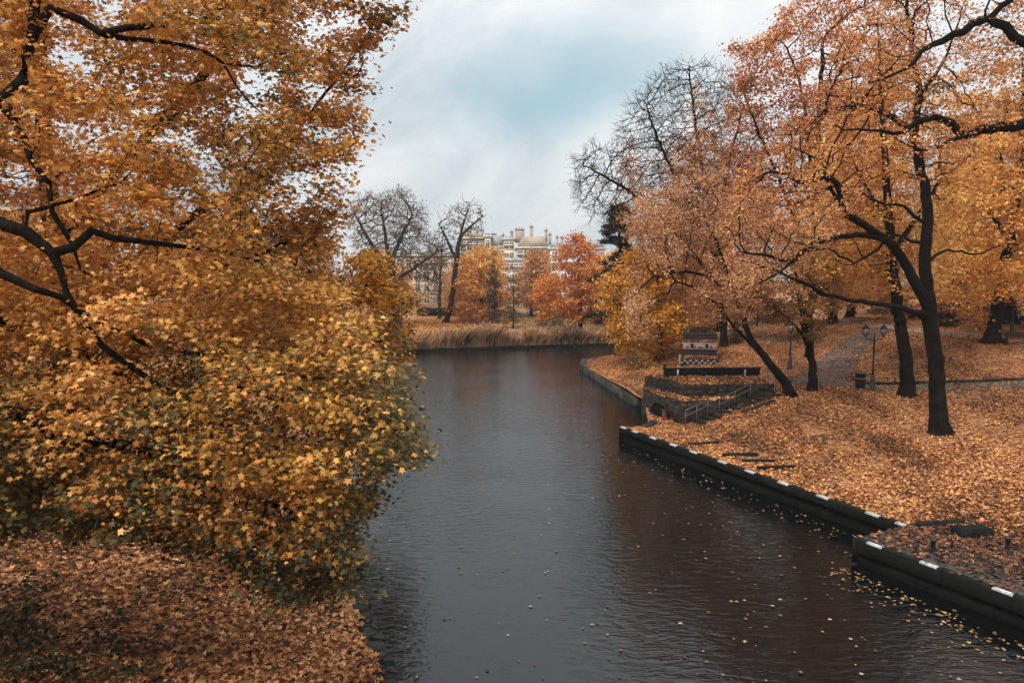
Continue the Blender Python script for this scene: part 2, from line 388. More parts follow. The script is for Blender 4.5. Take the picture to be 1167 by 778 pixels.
tag(mesh_obj('canal_bed', [(-300, -60, -1.5), (300, -60, -1.5), (300, 400, -1.5), (-300, 400, -1.5)], [(0, 1, 2, 3)], M_DARK), kind='structure')

def ribbon(name, pts, width, mat, lift=0.03, kind='structure', step=0.6):
    pts = np.array(pts)[:, :2]; seg = np.linalg.norm(np.diff(pts, axis=0), axis=1); s = np.append(0, np.cumsum(seg))
    m = max(2, int(s[-1] / step)); u = np.linspace(0, s[-1], m)
    c = np.stack([np.interp(u, s, pts[:, 0]), np.interp(u, s, pts[:, 1])], 1)
    for _ in range(6): c[1:-1] = (c[:-2] + c[2:] + 2 * c[1:-1]) / 4
    t = np.gradient(c, axis=0); t /= np.linalg.norm(t, axis=1)[:, None]; nn = np.stack([-t[:, 1], t[:, 0]], 1)
    w = width if np.isscalar(width) else np.interp(u, s, width)
    k = 7; cols = np.linspace(-.5, .5, k)
    P = c[:, None] + nn[:, None] * (cols[None, :, None] * (w if np.isscalar(w) else w[:, None, None]))
    Z = hgt(P[..., 0], P[..., 1]) + lift
    Vv = np.dstack([P, Z]).reshape(-1, 3); i = np.arange(m * k).reshape(m, k)
    Ff = np.stack([i[:-1, :-1], i[:-1, 1:], i[1:, 1:], i[1:, :-1]], -1).reshape(-1, 4)
    o = mesh_obj(name, Vv, Ff, mat, smooth=True)
    if kind: tag(o, kind=kind)
    return P
low_path = [gp(1330, 432), gp(1167, 439), gp(1080, 442), gp(1000, 443), gp(945, 438), gp(905, 434), gp(870, 430)]
ribbon('path', low_path, [2.0, 2.0, 2.0, 2.0, 3.2, 2.8, 2.0], M_PATH, 0.035)
ribbon('hill_path', [gp(930, 436), gp(946, 422), gp(962, 402), gp(985, 384), gp(1012, 373)], [3.4, 3.0, 2.3, 2.2, 2.6], M_PATH, 0.045)
ribbon('upper_path', [gp(900, 365), gp(960, 369), gp(1010, 372), gp(1060, 378), gp(1107, 384.5), gp(1167, 388.5), gp(1300, 392)], 2.4, M_PATH2, 0.055)
# kerb on the far side of the lower path
kp = [gp(972, 434), gp(984, 438.5), gp(1000, 439.5), gp(1080, 437.5), gp(1167, 433.5), gp(1330, 426)]
kg = G()
for a, b in zip(kp[:-1], kp[1:]):
    n = max(1, int(np.linalg.norm(b - a) / 1.0))
    for i in range(n):
        p = a + (b - a) * (i + .5) / n; d = (b - a) / n
        kg.box((p[0], p[1], float(hgt(p[0], p[1])) + .06), (np.hypot(d[0], d[1]) * .985, .14, .24), math.atan2(d[1], d[0]))
tag(kg.build('path_kerb', M_KERB), 'low dark stone kerb along the far side of the lower park path', 'kerb')

# ------------------------------------------------------------------ leaves
def maple_outline():
    tips = [(90, .58), (64, .30), (38, .54), (8, .26), (-22, .42), (-58, .17), (-90, .13)]
    right = [(r * math.cos(R(a)), r * math.sin(R(a))) for a, r in tips]
    left = [(-x, y) for x, y in right[1:-1]][::-1]
    return np.array(right + left)
O_MAPLE = maple_outline()
O_MID = np.array([(0, .56), (.2, .2), (.5, .25), (.3, -.2), (0, -.34), (-.3, -.2), (-.5, .25), (-.2, .2)])
O_OVAL = np.array([(0, .55), (.3, .1), (.2, -.35), (-.2, -.35), (-.3, .1)])
O_QUAD = np.array([(0, .55), (.42, 0), (0, -.5), (-.42, 0)])
def leaf_mesh(name, P, nrmv, size, cols, outline, mat, parent=None, curl=0.5, r=rng):
    n = len(P); k = len(outline)
    nrmv = nrmv / np.linalg.norm(nrmv, axis=1)[:, None]
    ref = np.where(np.abs(nrmv[:, 2:3]) < .9, np.array([[0, 0, 1.0]]), np.array([[1.0, 0, 0]]))
    a = np.cross(nrmv, ref); a /= np.linalg.norm(a, axis=1)[:, None]; b = np.cross(nrmv, a)
    w = r.uniform(0, 2 * math.pi, n); ca, sa = np.cos(w)[:, None], np.sin(w)[:, None]
    u = a * ca + b * sa; v = -a * sa + b * ca
    zc = -curl * (outline ** 2).sum(1)
    sz = (size * np.exp(np.clip(r.normal(0, .30, n), -.9, .30)))[:, None, None]
    cz = r.uniform(.2, 1.6, n)[:, None, None]
    Vv = P[:, None] + sz * (u[:, None] * outline[None, :, 0:1] + v[:, None] * outline[None, :, 1:2] + nrmv[:, None] * (zc[None, :, None] * cz))
    Ff = np.arange(n * k).reshape(n, k)
    return mesh_obj(name, Vv.reshape(-1, 3), Ff, mat, parent, cols=np.repeat(cols, k, axis=0))
_nz = np.random.default_rng(3).normal(0, 1, (14, 3)); _np = np.random.default_rng(4).uniform(0, 6.28, 14)
def lump(P, scale):
    """smooth pseudo noise, about -1..1"""
    f = np.asarray(P) / scale
    return np.sin(f @ _nz.T + _np).sum(1) / 4.2
def palette_pick(P, pal, scale, r=rng, spread=.22, jit=.16):
    """colour of each leaf: clumps of one hue with single leaves that differ"""
    pal = np.array(pal); t = lump(P, scale) * .27 + .5 + r.normal(0, spread, len(P))
    t = np.clip(t, 0, .999) * (len(pal) - 1); i = t.astype(int); f = (t - i)[:, None]
    c = pal[i] * (1 - f) + pal[i + 1] * f
    return np.clip(c * np.exp(r.normal(0, jit, (len(P), 1))) * np.exp(r.normal(0, .05, (len(P), 3))), 0.004, .85)

# ------------------------------------------------------------------ trees
def smooth_line(pts, step):
    pts = np.array(pts, float); out = []
    P = np.vstack([2 * pts[0] - pts[1], pts, 2 * pts[-1] - pts[-2]])
    for i in range(1, len(P) - 2):
        n = max(1, int(np.linalg.norm(P[i + 1, :3] - P[i, :3]) / step))
        for j in range(n):
            t = j / n
            out.append(.5 * (2 * P[i] + (P[i + 1] - P[i - 1]) * t + (2 * P[i - 1] - 5 * P[i] + 4 * P[i + 1] - P[i + 2]) * t * t + (3 * P[i] - P[i - 1] - 3 * P[i + 1] + P[i + 2]) * t ** 3))
    out.append(pts[-1]); return np.array(out)

def inpoly(x, y, poly):
    poly = np.array(poly, float); ins = np.zeros(len(x), bool); j = len(poly) - 1
    for i in range(len(poly)):
        xi, yi = poly[i]; xj, yj = poly[j]
        c = ((yi > y) != (yj > y)) & (x < (xj - xi) * (y - yi) / (yj - yi + 1e-12) + xi); ins ^= c; j = i
    return ins
class Tree:
    def __init__(s, seed):
        s.P = []; s.par = []; s.rm = []; s.r = np.random.default_rng(seed)
    def limb(s, pts, step=.35, wob=.03):
        """pts: (x,y,z,radius) ; starts at the nearest node already there"""
        q = smooth_line(pts, step)
        if len(s.P) == 0: prev = -1
        else:
            d = np.linalg.norm(np.array(s.P) - q[0, :3], axis=1); prev = int(d.argmin()); q = q[1:]
        for row in q:
            s.P.append(row[:3] + s.r.normal(0, wob, 3) * (1 if prev >= 0 else 0)); s.par.append(prev); s.rm.append(row[3]); prev = len(s.P) - 1
    def grow(s, A, step=.45, kill=.8, iters=90, wob=.22, up=.05):
        A = np.array(A); P = np.array(s.P); nn = np.empty(len(A), int); dd = np.full(len(A), 1e9)
        def upd(i0):
            for j0 in range(0, len(A), 4000):
                d = np.linalg.norm(A[j0:j0 + 4000, None] - P[None, i0:], axis=2); k = d.argmin(1); m = d[np.arange(len(k)), k]
                b = m < dd[j0:j0 + 4000]; dd[j0:j0 + 4000][b] = m[b]; nn[j0:j0 + 4000][b] = k[b] + i0
        upd(0); last = {}
        for it in range(iters):
            live = dd > kill
            if not live.any(): break
            idx = nn[live]; v = A[live] - P[idx]; v /= np.linalg.norm(v, axis=1)[:, None]
            acc = np.zeros((len(P), 3)); np.add.at(acc, idx, v); u = np.unique(idx)
            d = acc[u]; l = np.linalg.norm(d, axis=1); ok = l > .15; u = u[ok]; d = d[ok] / l[ok][:, None]
            d += s.r.normal(0, wob, d.shape); d[:, 2] += up; d /= np.linalg.norm(d, axis=1)[:, None]
            new = P[u] + d * step
            keep = []
            for a, b in zip(u, new):
                lst = last.setdefault(a, [])
                if len(lst) < 3 and all(np.linalg.norm(b - c) > .4 * step for c in lst): lst.append(b); keep.append(True)
                else: keep.append(False)
            keep = np.array(keep, bool)
            if not keep.any(): break
            n0 = len(P); P = np.vstack([P, new[keep]]); s.par += [int(i) for i in u[keep]]; s.rm += [0.0] * int(keep.sum()); upd(n0)
        s.P = list(P)
    def twigs(s, n, length, segs=3, spread=.6, thr=None):
        """short bare twigs at the ends"""
        P = np.array(s.P); cnt = np.bincount([p for p in s.par if p >= 0], minlength=len(P))
        ends = np.nonzero(cnt == 0)[0] if thr is None else np.nonzero((cnt <= 1) & (np.array(s.rm) <= 0.001))[0]
        for e in ends:
            d0 = P[e] - P[s.par[e]]; d0 /= np.linalg.norm(d0) + 1e-9
            for _ in range(n):
                d = d0 + s.r.normal(0, spread, 3); d /= np.linalg.norm(d); p = P[e]; prev = int(e)
                for _k in range(segs):
                    d = d + s.r.normal(0, .13, 3) + np.array([0, 0, .06]); d /= np.linalg.norm(d)
                    p = p + d * length / segs * s.r.uniform(.7, 1.3); s.P.append(p); s.par.append(prev); s.rm.append(0.0); prev = len(s.P) - 1
    def side_twigs(s, share, length, segs=2):
        P = np.array(s.P); cnt = np.bincount([p for p in s.par if p >= 0], minlength=len(P)); rm = np.array(s.rm)
        for e in np.nonzero((rm <= .001) & (cnt == 1))[0]:
            if s.r.uniform() > share: continue
            d0 = P[e] - P[s.par[e]]; d0 /= np.linalg.norm(d0) + 1e-9; q = s.r.normal(0, 1, 3); q -= d0 * (q @ d0); q /= np.linalg.norm(q) + 1e-9
            d = d0 * .75 + q * .65 + np.array([0, 0, .15]); d /= np.linalg.norm(d); p = P[e]; prev = int(e); ln = length * s.r.uniform(.5, 1.3)
            for _k in range(segs):
                d = d + s.r.normal(0, .12, 3); d /= np.linalg.norm(d); p = p + d * ln / segs; s.P.append(p); s.par.append(prev); s.rm.append(0.0); prev = len(s.P) - 1
    def radii(s, base, tip=.008, p=2.3):
        P = np.array(s.P); par = np.array(s.par); n = len(P); acc = np.zeros(n); ch = np.zeros(n)
        main = np.full(n, -1); best = np.zeros(n)
        order = range(n - 1, -1, -1)      # children come after their parents
        for i in order:
            if acc[i] == 0: acc[i] = tip ** p
            j = par[i]
            if j >= 0:
                acc[j] += acc[i]
                if acc[i] > best[j]: best[j] = acc[i]; main[j] = i
        raw = acc ** (1 / p); root = raw[0]
        e = math.log(base / tip) / math.log(max(root / tip, 1.01))
        rad = tip * (raw / tip) ** min(e, 1.35)
        rad = np.maximum(rad, np.array(s.rm))
        for i in range(n):
            if par[i] >= 0: rad[i] = min(rad[i], rad[par[i]] * .99)
        s.P, s.par, s.rad, s.main = P, par, rad, main
        return s
    def wood(s, name, mat, parent, flare=.75, origin=(0, 0, 0), zmin=None):
        P, par, rad = s.P, s.par, s.rad.copy(); n = len(P); org = np.array(origin)
        h = P[:, 2] - P[0, 2]; near = np.linalg.norm(P[:, :2] - P[0, :2], axis=1) < 1.2
        rad = np.where(near, rad * (1 + flare * np.exp(-np.maximum(h, 0) / .35)), rad)
        d = np.zeros((n, 3)); has = par >= 0; d[has] = P[has] - P[par[has]]
        d[0] = (0, 0, 1); d /= np.linalg.norm(d, axis=1)[:, None] + 1e-12
        sm = d.copy(); m = s.main >= 0; sm[m] += d[s.main[m]]; sm /= np.linalg.norm(sm, axis=1)[:, None] + 1e-12
        Vs, Fs, base = [], [], 0
        for lo, hi, k in ((.09, 9, 10), (.025, .09, 6), (0, .025, 3)):
            i = np.nonzero(has & (rad > lo) & (rad <= hi))[0]
            if len(i) == 0: continue
            j = par[i]; cont = s.main[j] == i
            d1 = sm[i]; d0 = np.where(cont[:, None], sm[j], d[i]); r1 = rad[i]
            r0 = np.where(cont, rad[j], np.minimum(rad[j] * .95, rad[i] * 1.25))
            def ring(c, dr, r):
                ref = np.where(np.abs(dr[:, 2:3]) < .95, np.array([[0, 0, 1.0]]), np.array([[0, 1.0, 0]]))
                a = np.cross(dr, ref); a /= np.linalg.norm(a, axis=1)[:, None]; b = np.cross(dr, a)
                w = np.arange(k) * 2 * math.pi / k
                rr = r[:, None] * (1 + (.10 * np.sin(3 * w[None] + c[:, 2:3] * 1.7) * (k > 6)))
                return c[:, None] + (a[:, None] * np.cos(w)[None, :, None] + b[:, None] * np.sin(w)[None, :, None]) * rr[:, :, None]
            A, B = ring(P[j], d0, r0), ring(P[i], d1, r1)
            Vs.append(np.concatenate([A, B], 1).reshape(-1, 3) - org)
            o = (np.arange(len(i)) * 2 * k + base)[:, None]; q = np.arange(k); q2 = (q + 1) % k
            Fs.append(np.stack([o + q, o + q2, o + k + q2, o + k + q], -1).reshape(-1, 4)); base += len(i) * 2 * k
        return mesh_obj(name, np.concatenate(Vs), np.concatenate(Fs), mat, parent, smooth=True)
    def leaves(s, name, n, size, pal, parent, thr=.02, spread=.3, outline=O_MID, mat=None, origin=(0, 0, 0), up=.9, flat=.55, cl=2.2, keep=None, droop=0.0, pspread=.22):
        cand = np.nonzero(s.rad < thr)[0]
        if keep is not None: cand = cand[keep(s.P[cand])]
        i = s.r.choice(cand, n); off = s.r.normal(0, spread, (n, 3)); off[:, 2] *= flat; off[:, 2] -= droop
        P = s.P[i] + off
        nv = s.r.normal(0, .55, (n, 3)); nv[:, 2] += up; nv[:, :2] += off[:, :2] * .8
        nv[:, 1] -= .1
        c = palette_pick(P, pal, cl, s.r, pspread) if not callable(pal) else pal(P, s.r)
        return leaf_mesh(name, P - np.array(origin), nv, size, c, outline, mat or M_LEAF, parent, r=s.r)

def crown_points(poly, Y, n, r, centre_bias=0.0, lumps=0.0, lscale=1.6):
    """points spread through a crown of real depth, its outline as seen from the bridge"""
    poly = np.array(poly, float); lo, hi = poly.min(0), poly.max(0); out = np.zeros((0, 3))
    cxy = poly.mean(0); half = (hi - lo) / 2
    while len(out) < n:
        px = r.uniform(lo[0], hi[0], n * 2); py = r.uniform(lo[1], hi[1], n * 2); k = inpoly(px, py, poly); px, py = px[k], py[k]
        # rounded in depth: less deep towards the outline
        e = np.clip(1 - (((px - cxy[0]) / half[0]) ** 2 + ((py - cxy[1]) / half[1]) ** 2) * .6, .15, 1) ** .5
        yy = (Y[0] + Y[1]) / 2 + (Y[1] - Y[0]) / 2 * e * r.uniform(-1, 1, len(px))
        dd = np.stack([vdir(a, b) for a, b in zip(px, py)]); q = CAM + dd * (yy / dd[:, 1])[:, None]
        if lumps: q = q[lump(q, lscale) > -lumps]
        out = np.vstack([out, q])
    return out[:n]
def W(px, py, Y, r): p = pt(px, py, Y); return (p[0], p[1], p[2], r)
def cols(*a, k=1.0): return [lin(*c) * k for c in a]

# palettes: light to deep, as the leaves themselves are coloured
ORANGE = cols((110, 86, 46), (172, 116, 56), (212, 148, 70), (228, 168, 88), (234, 184, 110))
MAPLE = cols((62, 66, 40), (150, 112, 54), (200, 136, 62), (222, 158, 84), (232, 178, 112))
GOLD = cols((96, 84, 36), (150, 100, 36), (206, 136, 40), (222, 158, 56), (204, 150, 50))
RED = cols((98, 58, 34), (156, 92, 50), (190, 114, 60), (208, 134, 74), (206, 148, 88))
PINK = cols((112, 78, 54), (168, 116, 78), (200, 142, 98), (216, 164, 120), (212, 164, 112))
OLIVE = cols((70, 62, 36), (112, 88, 48), (140, 104, 58), (168, 118, 62), (180, 124, 66))
YEL = cols((120, 92, 34), (190, 128, 40), (222, 154, 52), (228, 168, 74), (214, 140, 60))
BROWN = cols((70, 56, 42), (104, 80, 58), (126, 94, 66), (142, 104, 72))

def make_tree(name, label, seed, trunk, limbs, crown, Y, natt, base, nleaf, size, pal, cat='tree', outline=O_MID, bark=None, step=.5, kill=.9,
              spread=.32, thr=.02, lumps=0.0, lscale=1.6, twig=None, crown_name='crown', group=None, tip=.008, keep=None, up=.9, cl=2.2, flat=.55, wob=.22, droop=0.0, extra=None, pspread=.22):
    T = Tree(seed); T.limb(trunk)
    for l in limbs: T.limb(l)
    A = crown_points(crown, Y, natt, T.r, lumps=lumps, lscale=lscale) if crown is not None else extra(T.r)
    T.grow(A, step, kill, wob=wob)
    if twig: T.twigs(*twig)
    T.radii(base, tip)
    o = np.array(trunk[0][:3]); root = thing(name, label, cat, tuple(o), group=group)
    T.wood('trunk', bark or M_BARK, root, origin=o)
    if nleaf: T.leaves(crown_name, nleaf, size, pal, root, thr, spread, outline, origin=o, keep=keep, up=up, cl=cl, flat=flat, droop=droop, pspread=pspread)
    return root, T

def g4(p, r, dz=-.15): return (p[0], p[1], float(hgt(p[0], p[1])) + dz, r)

# ---- left bank: the great maple whose boughs reach over the water
A0 = g4((-10.2, 10.6), .55)
lowcrown = [(-260, 330), (-60, 330), (60, 330), (190, 300), (320, 300), (400, 340), (445, 410), (478, 470), (482, 525), (440, 545), (432, 590), (400, 600), (412, 650), (424, 668), (380, 672), (330, 692), (300, 690), (235, 640), (120, 612), (-60, 600), (-260, 590)]
trunkA = [A0, (-10.1, 10.6, 3.2, .45), (-10.0, 10.5, 6, .38), W(-170, 190, 10.8, .3), W(-100, 60, 11.4, .22), W(-40, -80, 12, .15)]
limbsA = [
  [(-10.05, 10.5, 5.4, .2), W(-110, 238, 10.2, 0.130), W(0, 256, 9.8, 0.093), W(28, 263, 9.8, 0.084), W(61, 289, 9.9, 0.074), W(82, 280, 10, 0.068), W(104, 262, 10.1, 0.062), W(130, 272, 10.2, 0.050), W(180, 276, 10.4, 0.037), W(230, 282, 10.8, 0.025), W(300, 300, 11.4, 0.019)],
  [W(61, 289, 9.9, 0.062), W(68, 310, 9.9, 0.053), W(75, 334, 9.9, 0.043), W(100, 375, 10, 0.031), W(150, 420, 10.2, 0.025), W(240, 470, 10.6, 0.019)],
  [(-10.05, 10.5, 4.2, .18), W(-100, 285, 9.6, 0.099), W(0, 310, 9.4, 0.062), W(40, 330, 9.4, 0.050), W(70, 337, 9.6, 0.037), W(140, 380, 10.2, 0.028), W(250, 410, 10.8, 0.022), W(350, 430, 11.6, 0.019)],
  [(-10.1, 10.55, 3.6, .16), W(-120, 400, 9.8, 0.093), W(0, 455, 10.2, 0.050), W(70, 500, 10.6, 0.034), W(140, 505, 10.9, 0.025), W(230, 548, 11.2, 0.019), W(330, 580, 11.4, 0.012)],
  [(-10.1, 10.55, 3.6, .16), W(-60, 380, 11, 0.068), W(100, 408, 11.9, 0.037), W(180, 446, 12.2, 0.031), W(250, 440, 12.3, 0.025), W(380, 470, 12.4, 0.025), W(450, 500, 12.8, 0.015)],
  [W(-170, 190, 10.8, 0.155), W(-90, 130, 10.4, 0.118), W(5, 118, 10.4, 0.093), W(30, 60, 10.6, 0.087), W(40, 10, 10.8, 0.081), W(40, -60, 11, 0.062)],
  [W(34, 40, 10.7, 0.074), W(60, 8, 10.8, 0.062), W(90, 22, 11, 0.059), W(112, 36, 11.1, 0.053), W(180, 29, 11.4, 0.050), W(228, 22, 11.8, 0.043), W(258, 8, 12, 0.031), W(300, -20, 12.4, 0.019)],
  [W(90, 22, 11, 0.053), W(120, 42, 11.2, 0.043), W(180, 50, 11.6, 0.034), W(235, 62, 12.2, 0.028), W(255, 75, 12.6, 0.025), W(290, 74, 13, 0.022), W(340, 55, 13.6, 0.015)],
  [W(250, 72, 12.5, 0.025), W(270, 100, 12.8, 0.020), W(305, 135, 13.2, 0.015), W(340, 170, 13.6, 0.012)],
  [W(5, 118, 10.4, 0.074), W(38, 180, 10.2, 0.043), W(62, 238, 10.1, 0.037), W(80, 275, 10.1, 0.031), W(92, 310, 10.1, 0.022)],
  [W(28, 262, 9.8, 0.031), W(30, 240, 9.9, 0.031), W(60, 236, 10.3, 0.028), W(120, 215, 10.8, 0.019)],
]
def palA(P, r):
    c = palette_pick(P, MAPLE, 1.5, r, .20)
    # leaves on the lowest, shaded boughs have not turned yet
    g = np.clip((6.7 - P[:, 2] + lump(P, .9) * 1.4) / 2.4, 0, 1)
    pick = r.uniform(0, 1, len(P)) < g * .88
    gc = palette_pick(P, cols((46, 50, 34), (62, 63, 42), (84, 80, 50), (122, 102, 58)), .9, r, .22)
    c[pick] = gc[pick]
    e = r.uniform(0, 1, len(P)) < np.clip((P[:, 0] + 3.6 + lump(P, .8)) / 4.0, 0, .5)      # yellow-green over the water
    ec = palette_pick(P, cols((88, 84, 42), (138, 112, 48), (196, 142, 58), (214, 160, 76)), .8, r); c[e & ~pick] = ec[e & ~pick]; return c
T = Tree(11); T.limb(trunkA, .3)
for l in limbsA: T.limb(l, .3, .02)
att = np.vstack([crown_points(lowcrown, (8.8, 14.4), 2600, T.r, lumps=.8, lscale=1.1), crown_points([(-200, -120), (330, -120), (360, 60), (330, 180), (250, 290), (-200, 330)], (9.5, 14.5), 500, T.r, lumps=.25)])
T.grow(att, .28, .36, 130); T.radii(.24, .006)
rootA = thing('maple_tree', 'huge orange maple with drooping boughs in the left foreground, its lowest leaves still green', 'tree', A0[:3])
T.wood('trunk', M_BARK, rootA, origin=A0[:3])
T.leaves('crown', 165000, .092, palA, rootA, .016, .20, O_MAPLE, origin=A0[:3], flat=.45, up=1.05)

# ---- second maple, further along the left bank, tall behind the first
B0 = g4(gp(78, 560), .42)
bY = B0[1]
trunkB = [B0, (B0[0] + .05, bY, 4.5, .33), (B0[0] + .1, bY, 8, .29), (B0[0] - .2, bY, 12, .22), (B0[0], bY, 16, .13)]
crownB = [(-150, -190), (250, -230), (420, -160), (462, -40), (462, 25), (440, 60), (428, 100), (432, 150), (400, 190), (398, 235), (392, 280), (330, 330), (250, 400), (-150, 400)]
T = Tree(12); T.limb(trunkB)
T.limb([(B0[0] + .1, bY, 6.5, .2), W(200, 260, bY, .12), W(300, 200, bY + .5, .08), W(360, 120, bY + 1, .05), W(400, 70, bY + 1, .03)])
T.limb([(B0[0] + .1, bY, 5.5, .18), W(180, 330, bY - 1, .10), W(290, 290, bY, .06), W(360, 270, bY + 1, .03)])
T.limb([(B0[0], bY, 9, .18), W(220, 100, bY, .10), W(300, 10, bY, .06), W(360, -60, bY, .03)])
T.grow(crown_points(crownB, (bY - 3.6, bY + 4.2), 1700, T.r, lumps=.55, lscale=1.5), .42, .62, 110); T.radii(.26, .008)
rootB = thing('maple_tree', 'tall golden-orange maple on the left bank rising to the top edge beside open sky', 'tree', B0[:3])
T.wood('trunk', M_BARK, rootB, origin=B0[:3])
def palB(P, r):
    c = palette_pick(P, cols((76, 70, 38), (140, 100, 44), (192, 128, 52), (210, 144, 64), (216, 158, 86)), 1.6, r, .2); return c
def gapB(P):       # an opening in the crown, the pale house beyond shows through it
    d = P - CAM; f = d[:, 1] * math.cos(PITCH) - d[:, 2] * math.sin(PITCH); px = 583.5 + FPX * d[:, 0] / f; py = 389 - FPX * (d[:, 2] * math.cos(PITCH) + d[:, 1] * math.sin(PITCH)) / f
    return ~inpoly(px + lump(P, .5) * 8, py + lump(P[:, ::-1], .5) * 8, [(-60, 222), (20, 210), (62, 228), (52, 262), (26, 292), (-60, 300)])
T.leaves('crown', 64000, .145, palB, rootB, .02, .27, O_MID, origin=B0[:3], flat=.45, up=1.2, keep=gapB)

# ---- third, yellow one leaning out over the water beyond
C0 = g4((-9.6, 29.5), .3)
rootC, _ = make_tree('maple_tree', 'yellow-green maple leaning over the water on the left, behind the orange one', 13,
  [C0, (-9.3, 29.4, 3.2, .25), (-8.9, 29.2, 6, .2), (-8.4, 29, 9, .1)],
  [[(-9.2, 29.3, 4, .15), W(400, 335, 28.5, .08), W(440, 325, 28, .04)], [(-9.2, 29.3, 3.2, .15), W(380, 400, 28, .08), W(440, 385, 27.5, .04)]],
  [(250, 250), (330, 240), (400, 285), (415, 275), (432, 285), (440, 310), (468, 322), (480, 345), (474, 385), (455, 395), (462, 425), (430, 440), (380, 450), (300, 450), (240, 380)],
  (25.5, 32.5), 800, .28, 24000, .155, GOLD, step=.45, kill=.65, spread=.3)

# ---- right bank
# oak-like tree nearest the water, black forked trunk
p1 = gp(1072, 494); y1 = p1[1]; t1 = g4(p1, .40, -.2)
PT = PINK[:]
def Y1(px, py, r, dy=0.0): return W(px, py, y1 + dy, r)
trunk1 = [t1, Y1(1069, 450, 0.331), Y1(1064, 400, 0.318), Y1(1059, 350, 0.310), Y1(1054, 318, 0.249), Y1(1057, 245, 0.215, .3), Y1(1050, 190, 0.189, .5), Y1(1043, 150, 0.163, .6), Y1(1048, 105, 0.129, .8), Y1(1040, 60, 0.103, 1), Y1(1034, 10, 0.077, 1.2), Y1(1030, -50, .05, 1.4)]
limbs1 = [
  [Y1(1058, 346, 0.258), Y1(1048, 330, 0.224, -.2), Y1(1031, 300, 0.202, -.5), Y1(1010, 273, 0.172, -1), Y1(985, 255, 0.129, -1.3), Y1(962, 240, 0.112, -1.6), Y1(958, 220, 0.103, -1.7), Y1(948, 203, 0.077, -1.8), Y1(917, 210, 0.052, -2), Y1(900, 200, 0.034, -2)],
  [Y1(1010, 273, 0.129, -1), Y1(985, 268, 0.103, -1.4), Y1(958, 270, 0.095, -1.8), Y1(922, 280, 0.077, -2.2), Y1(902, 298, 0.069, -2.5), Y1(880, 293, 0.052, -2.7), Y1(850, 287, 0.034, -3)],
  [Y1(902, 298, 0.052, -2.5), Y1(885, 312, 0.043, -2.6), Y1(865, 322, 0.030, -2.8), Y1(840, 330, 0.017, -3)],
  [Y1(1058, 360, 0.189), Y1(1030, 352, 0.112, -.6), Y1(990, 345, 0.095, -1.2), Y1(942, 336, 0.086, -1.8), Y1(910, 320, 0.069, -2.2), Y1(890, 311, 0.052, -2.5), Y1(860, 300, 0.026, -2.8)],
  [Y1(962, 238, 0.077, -1.6), Y1(945, 215, 0.052, -1.4), Y1(938, 190, 0.034, -1.2)],
  [Y1(1050, 280, 0.086, .2), Y1(1020, 268, 0.052, .8), Y1(1000, 285, 0.043, 1.4), Y1(975, 300, 0.026, 2)],
  [Y1(1056, 258, 0.086, .3), Y1(1030, 235, 0.060, 0), Y1(1000, 230, 0.043, -.3), Y1(975, 215, 0.026, -.5)],
  [Y1(1054, 300, 0.086, 0), Y1(1080, 285, 0.052, .5), Y1(1110, 290, 0.043, 1), Y1(1140, 280, 0.026, 1.5)],
  [Y1(1044, 150, 0.103, .6), Y1(1010, 130, 0.069, .4), Y1(975, 120, 0.043, .2), Y1(940, 130, 0.026, 0)],
  [Y1(1048, 110, 0.086, .8), Y1(1075, 70, 0.060, 1), Y1(1090, 30, 0.043, 1.2), Y1(1110, -20, .03, 1.4)],
]
root1, T1 = make_tree('oak_tree', 'dark forked oak with crooked bare limbs and thin russet leaves, nearest the dock', 21, trunk1, limbs1,
  [(835, 200), (880, 150), (930, 110), (960, 30), (1010, -20), (1090, -30), (1130, 60), (1120, 180), (1070, 210), (1000, 215), (960, 262), (905, 325), (840, 335), (820, 280)],
  (y1 - 5, y1 + 4), 1300, .30, 17000, .105, RED[1:] + PINK[2:], step=.36, kill=.5, spread=.2, thr=.024, tip=.015, outline=O_MID, lumps=.35)
# big tree just outside the right edge, two crooked limbs reaching in
p0 = (24.5, 27.0); t0 = g4(p0, .5)
root0, T0 = make_tree('oak_tree', 'oak standing outside the right edge, only two thick crooked limbs reaching in at the top', 22,
  [t0, (24.4, 27, 6, .4), (24.3, 27, 12, .35), (24.5, 27, 18, .22), (24.5, 27, 22, .1)],
  [[(24.4, 27, 13, .28), W(1230, 122, 27, .23), W(1167, 142, 27, .20), W(1130, 146, 27, .17), W(1097, 155, 27, .15), W(1083, 140, 27, .14), W(1066, 132, 27, .12), W(1045, 138, 27, .10), W(1030, 151, 27, .08), W(990, 150, 27, .05), W(950, 145, 27, .03)],
   [(24.4, 27, 15.5, .25), W(1230, 40, 26, .20), W(1167, 50, 26, .17), W(1146, 30, 26, .15), W(1120, 24, 26, .14), W(1085, 42, 26, .12), W(1060, 52, 26, .10), W(1030, 80, 26, .06), W(990, 95, 26, .03)],
   [W(1097, 155, 27, .08), W(1070, 168, 27, .065), W(1050, 172, 27, .05), W(1020, 160, 27, .03)],
   [W(1120, 24, 26, .08), W(1150, 0, 26, .06), W(1165, -30, 26, .04)]],
  [(990, 20), (1000, -60), (980, -200), (1060, -330), (1330, -330), (1360, 180), (1160, 200), (1060, 190), (980, 140)], (23, 31), 1100, .4, 15000, .105, RED[1:] + PINK[2:], step=.4, kill=.65, spread=.19, thr=.016, outline=O_MID)  # unseen upper crown extended and thickened to darken the sky reflection in the water

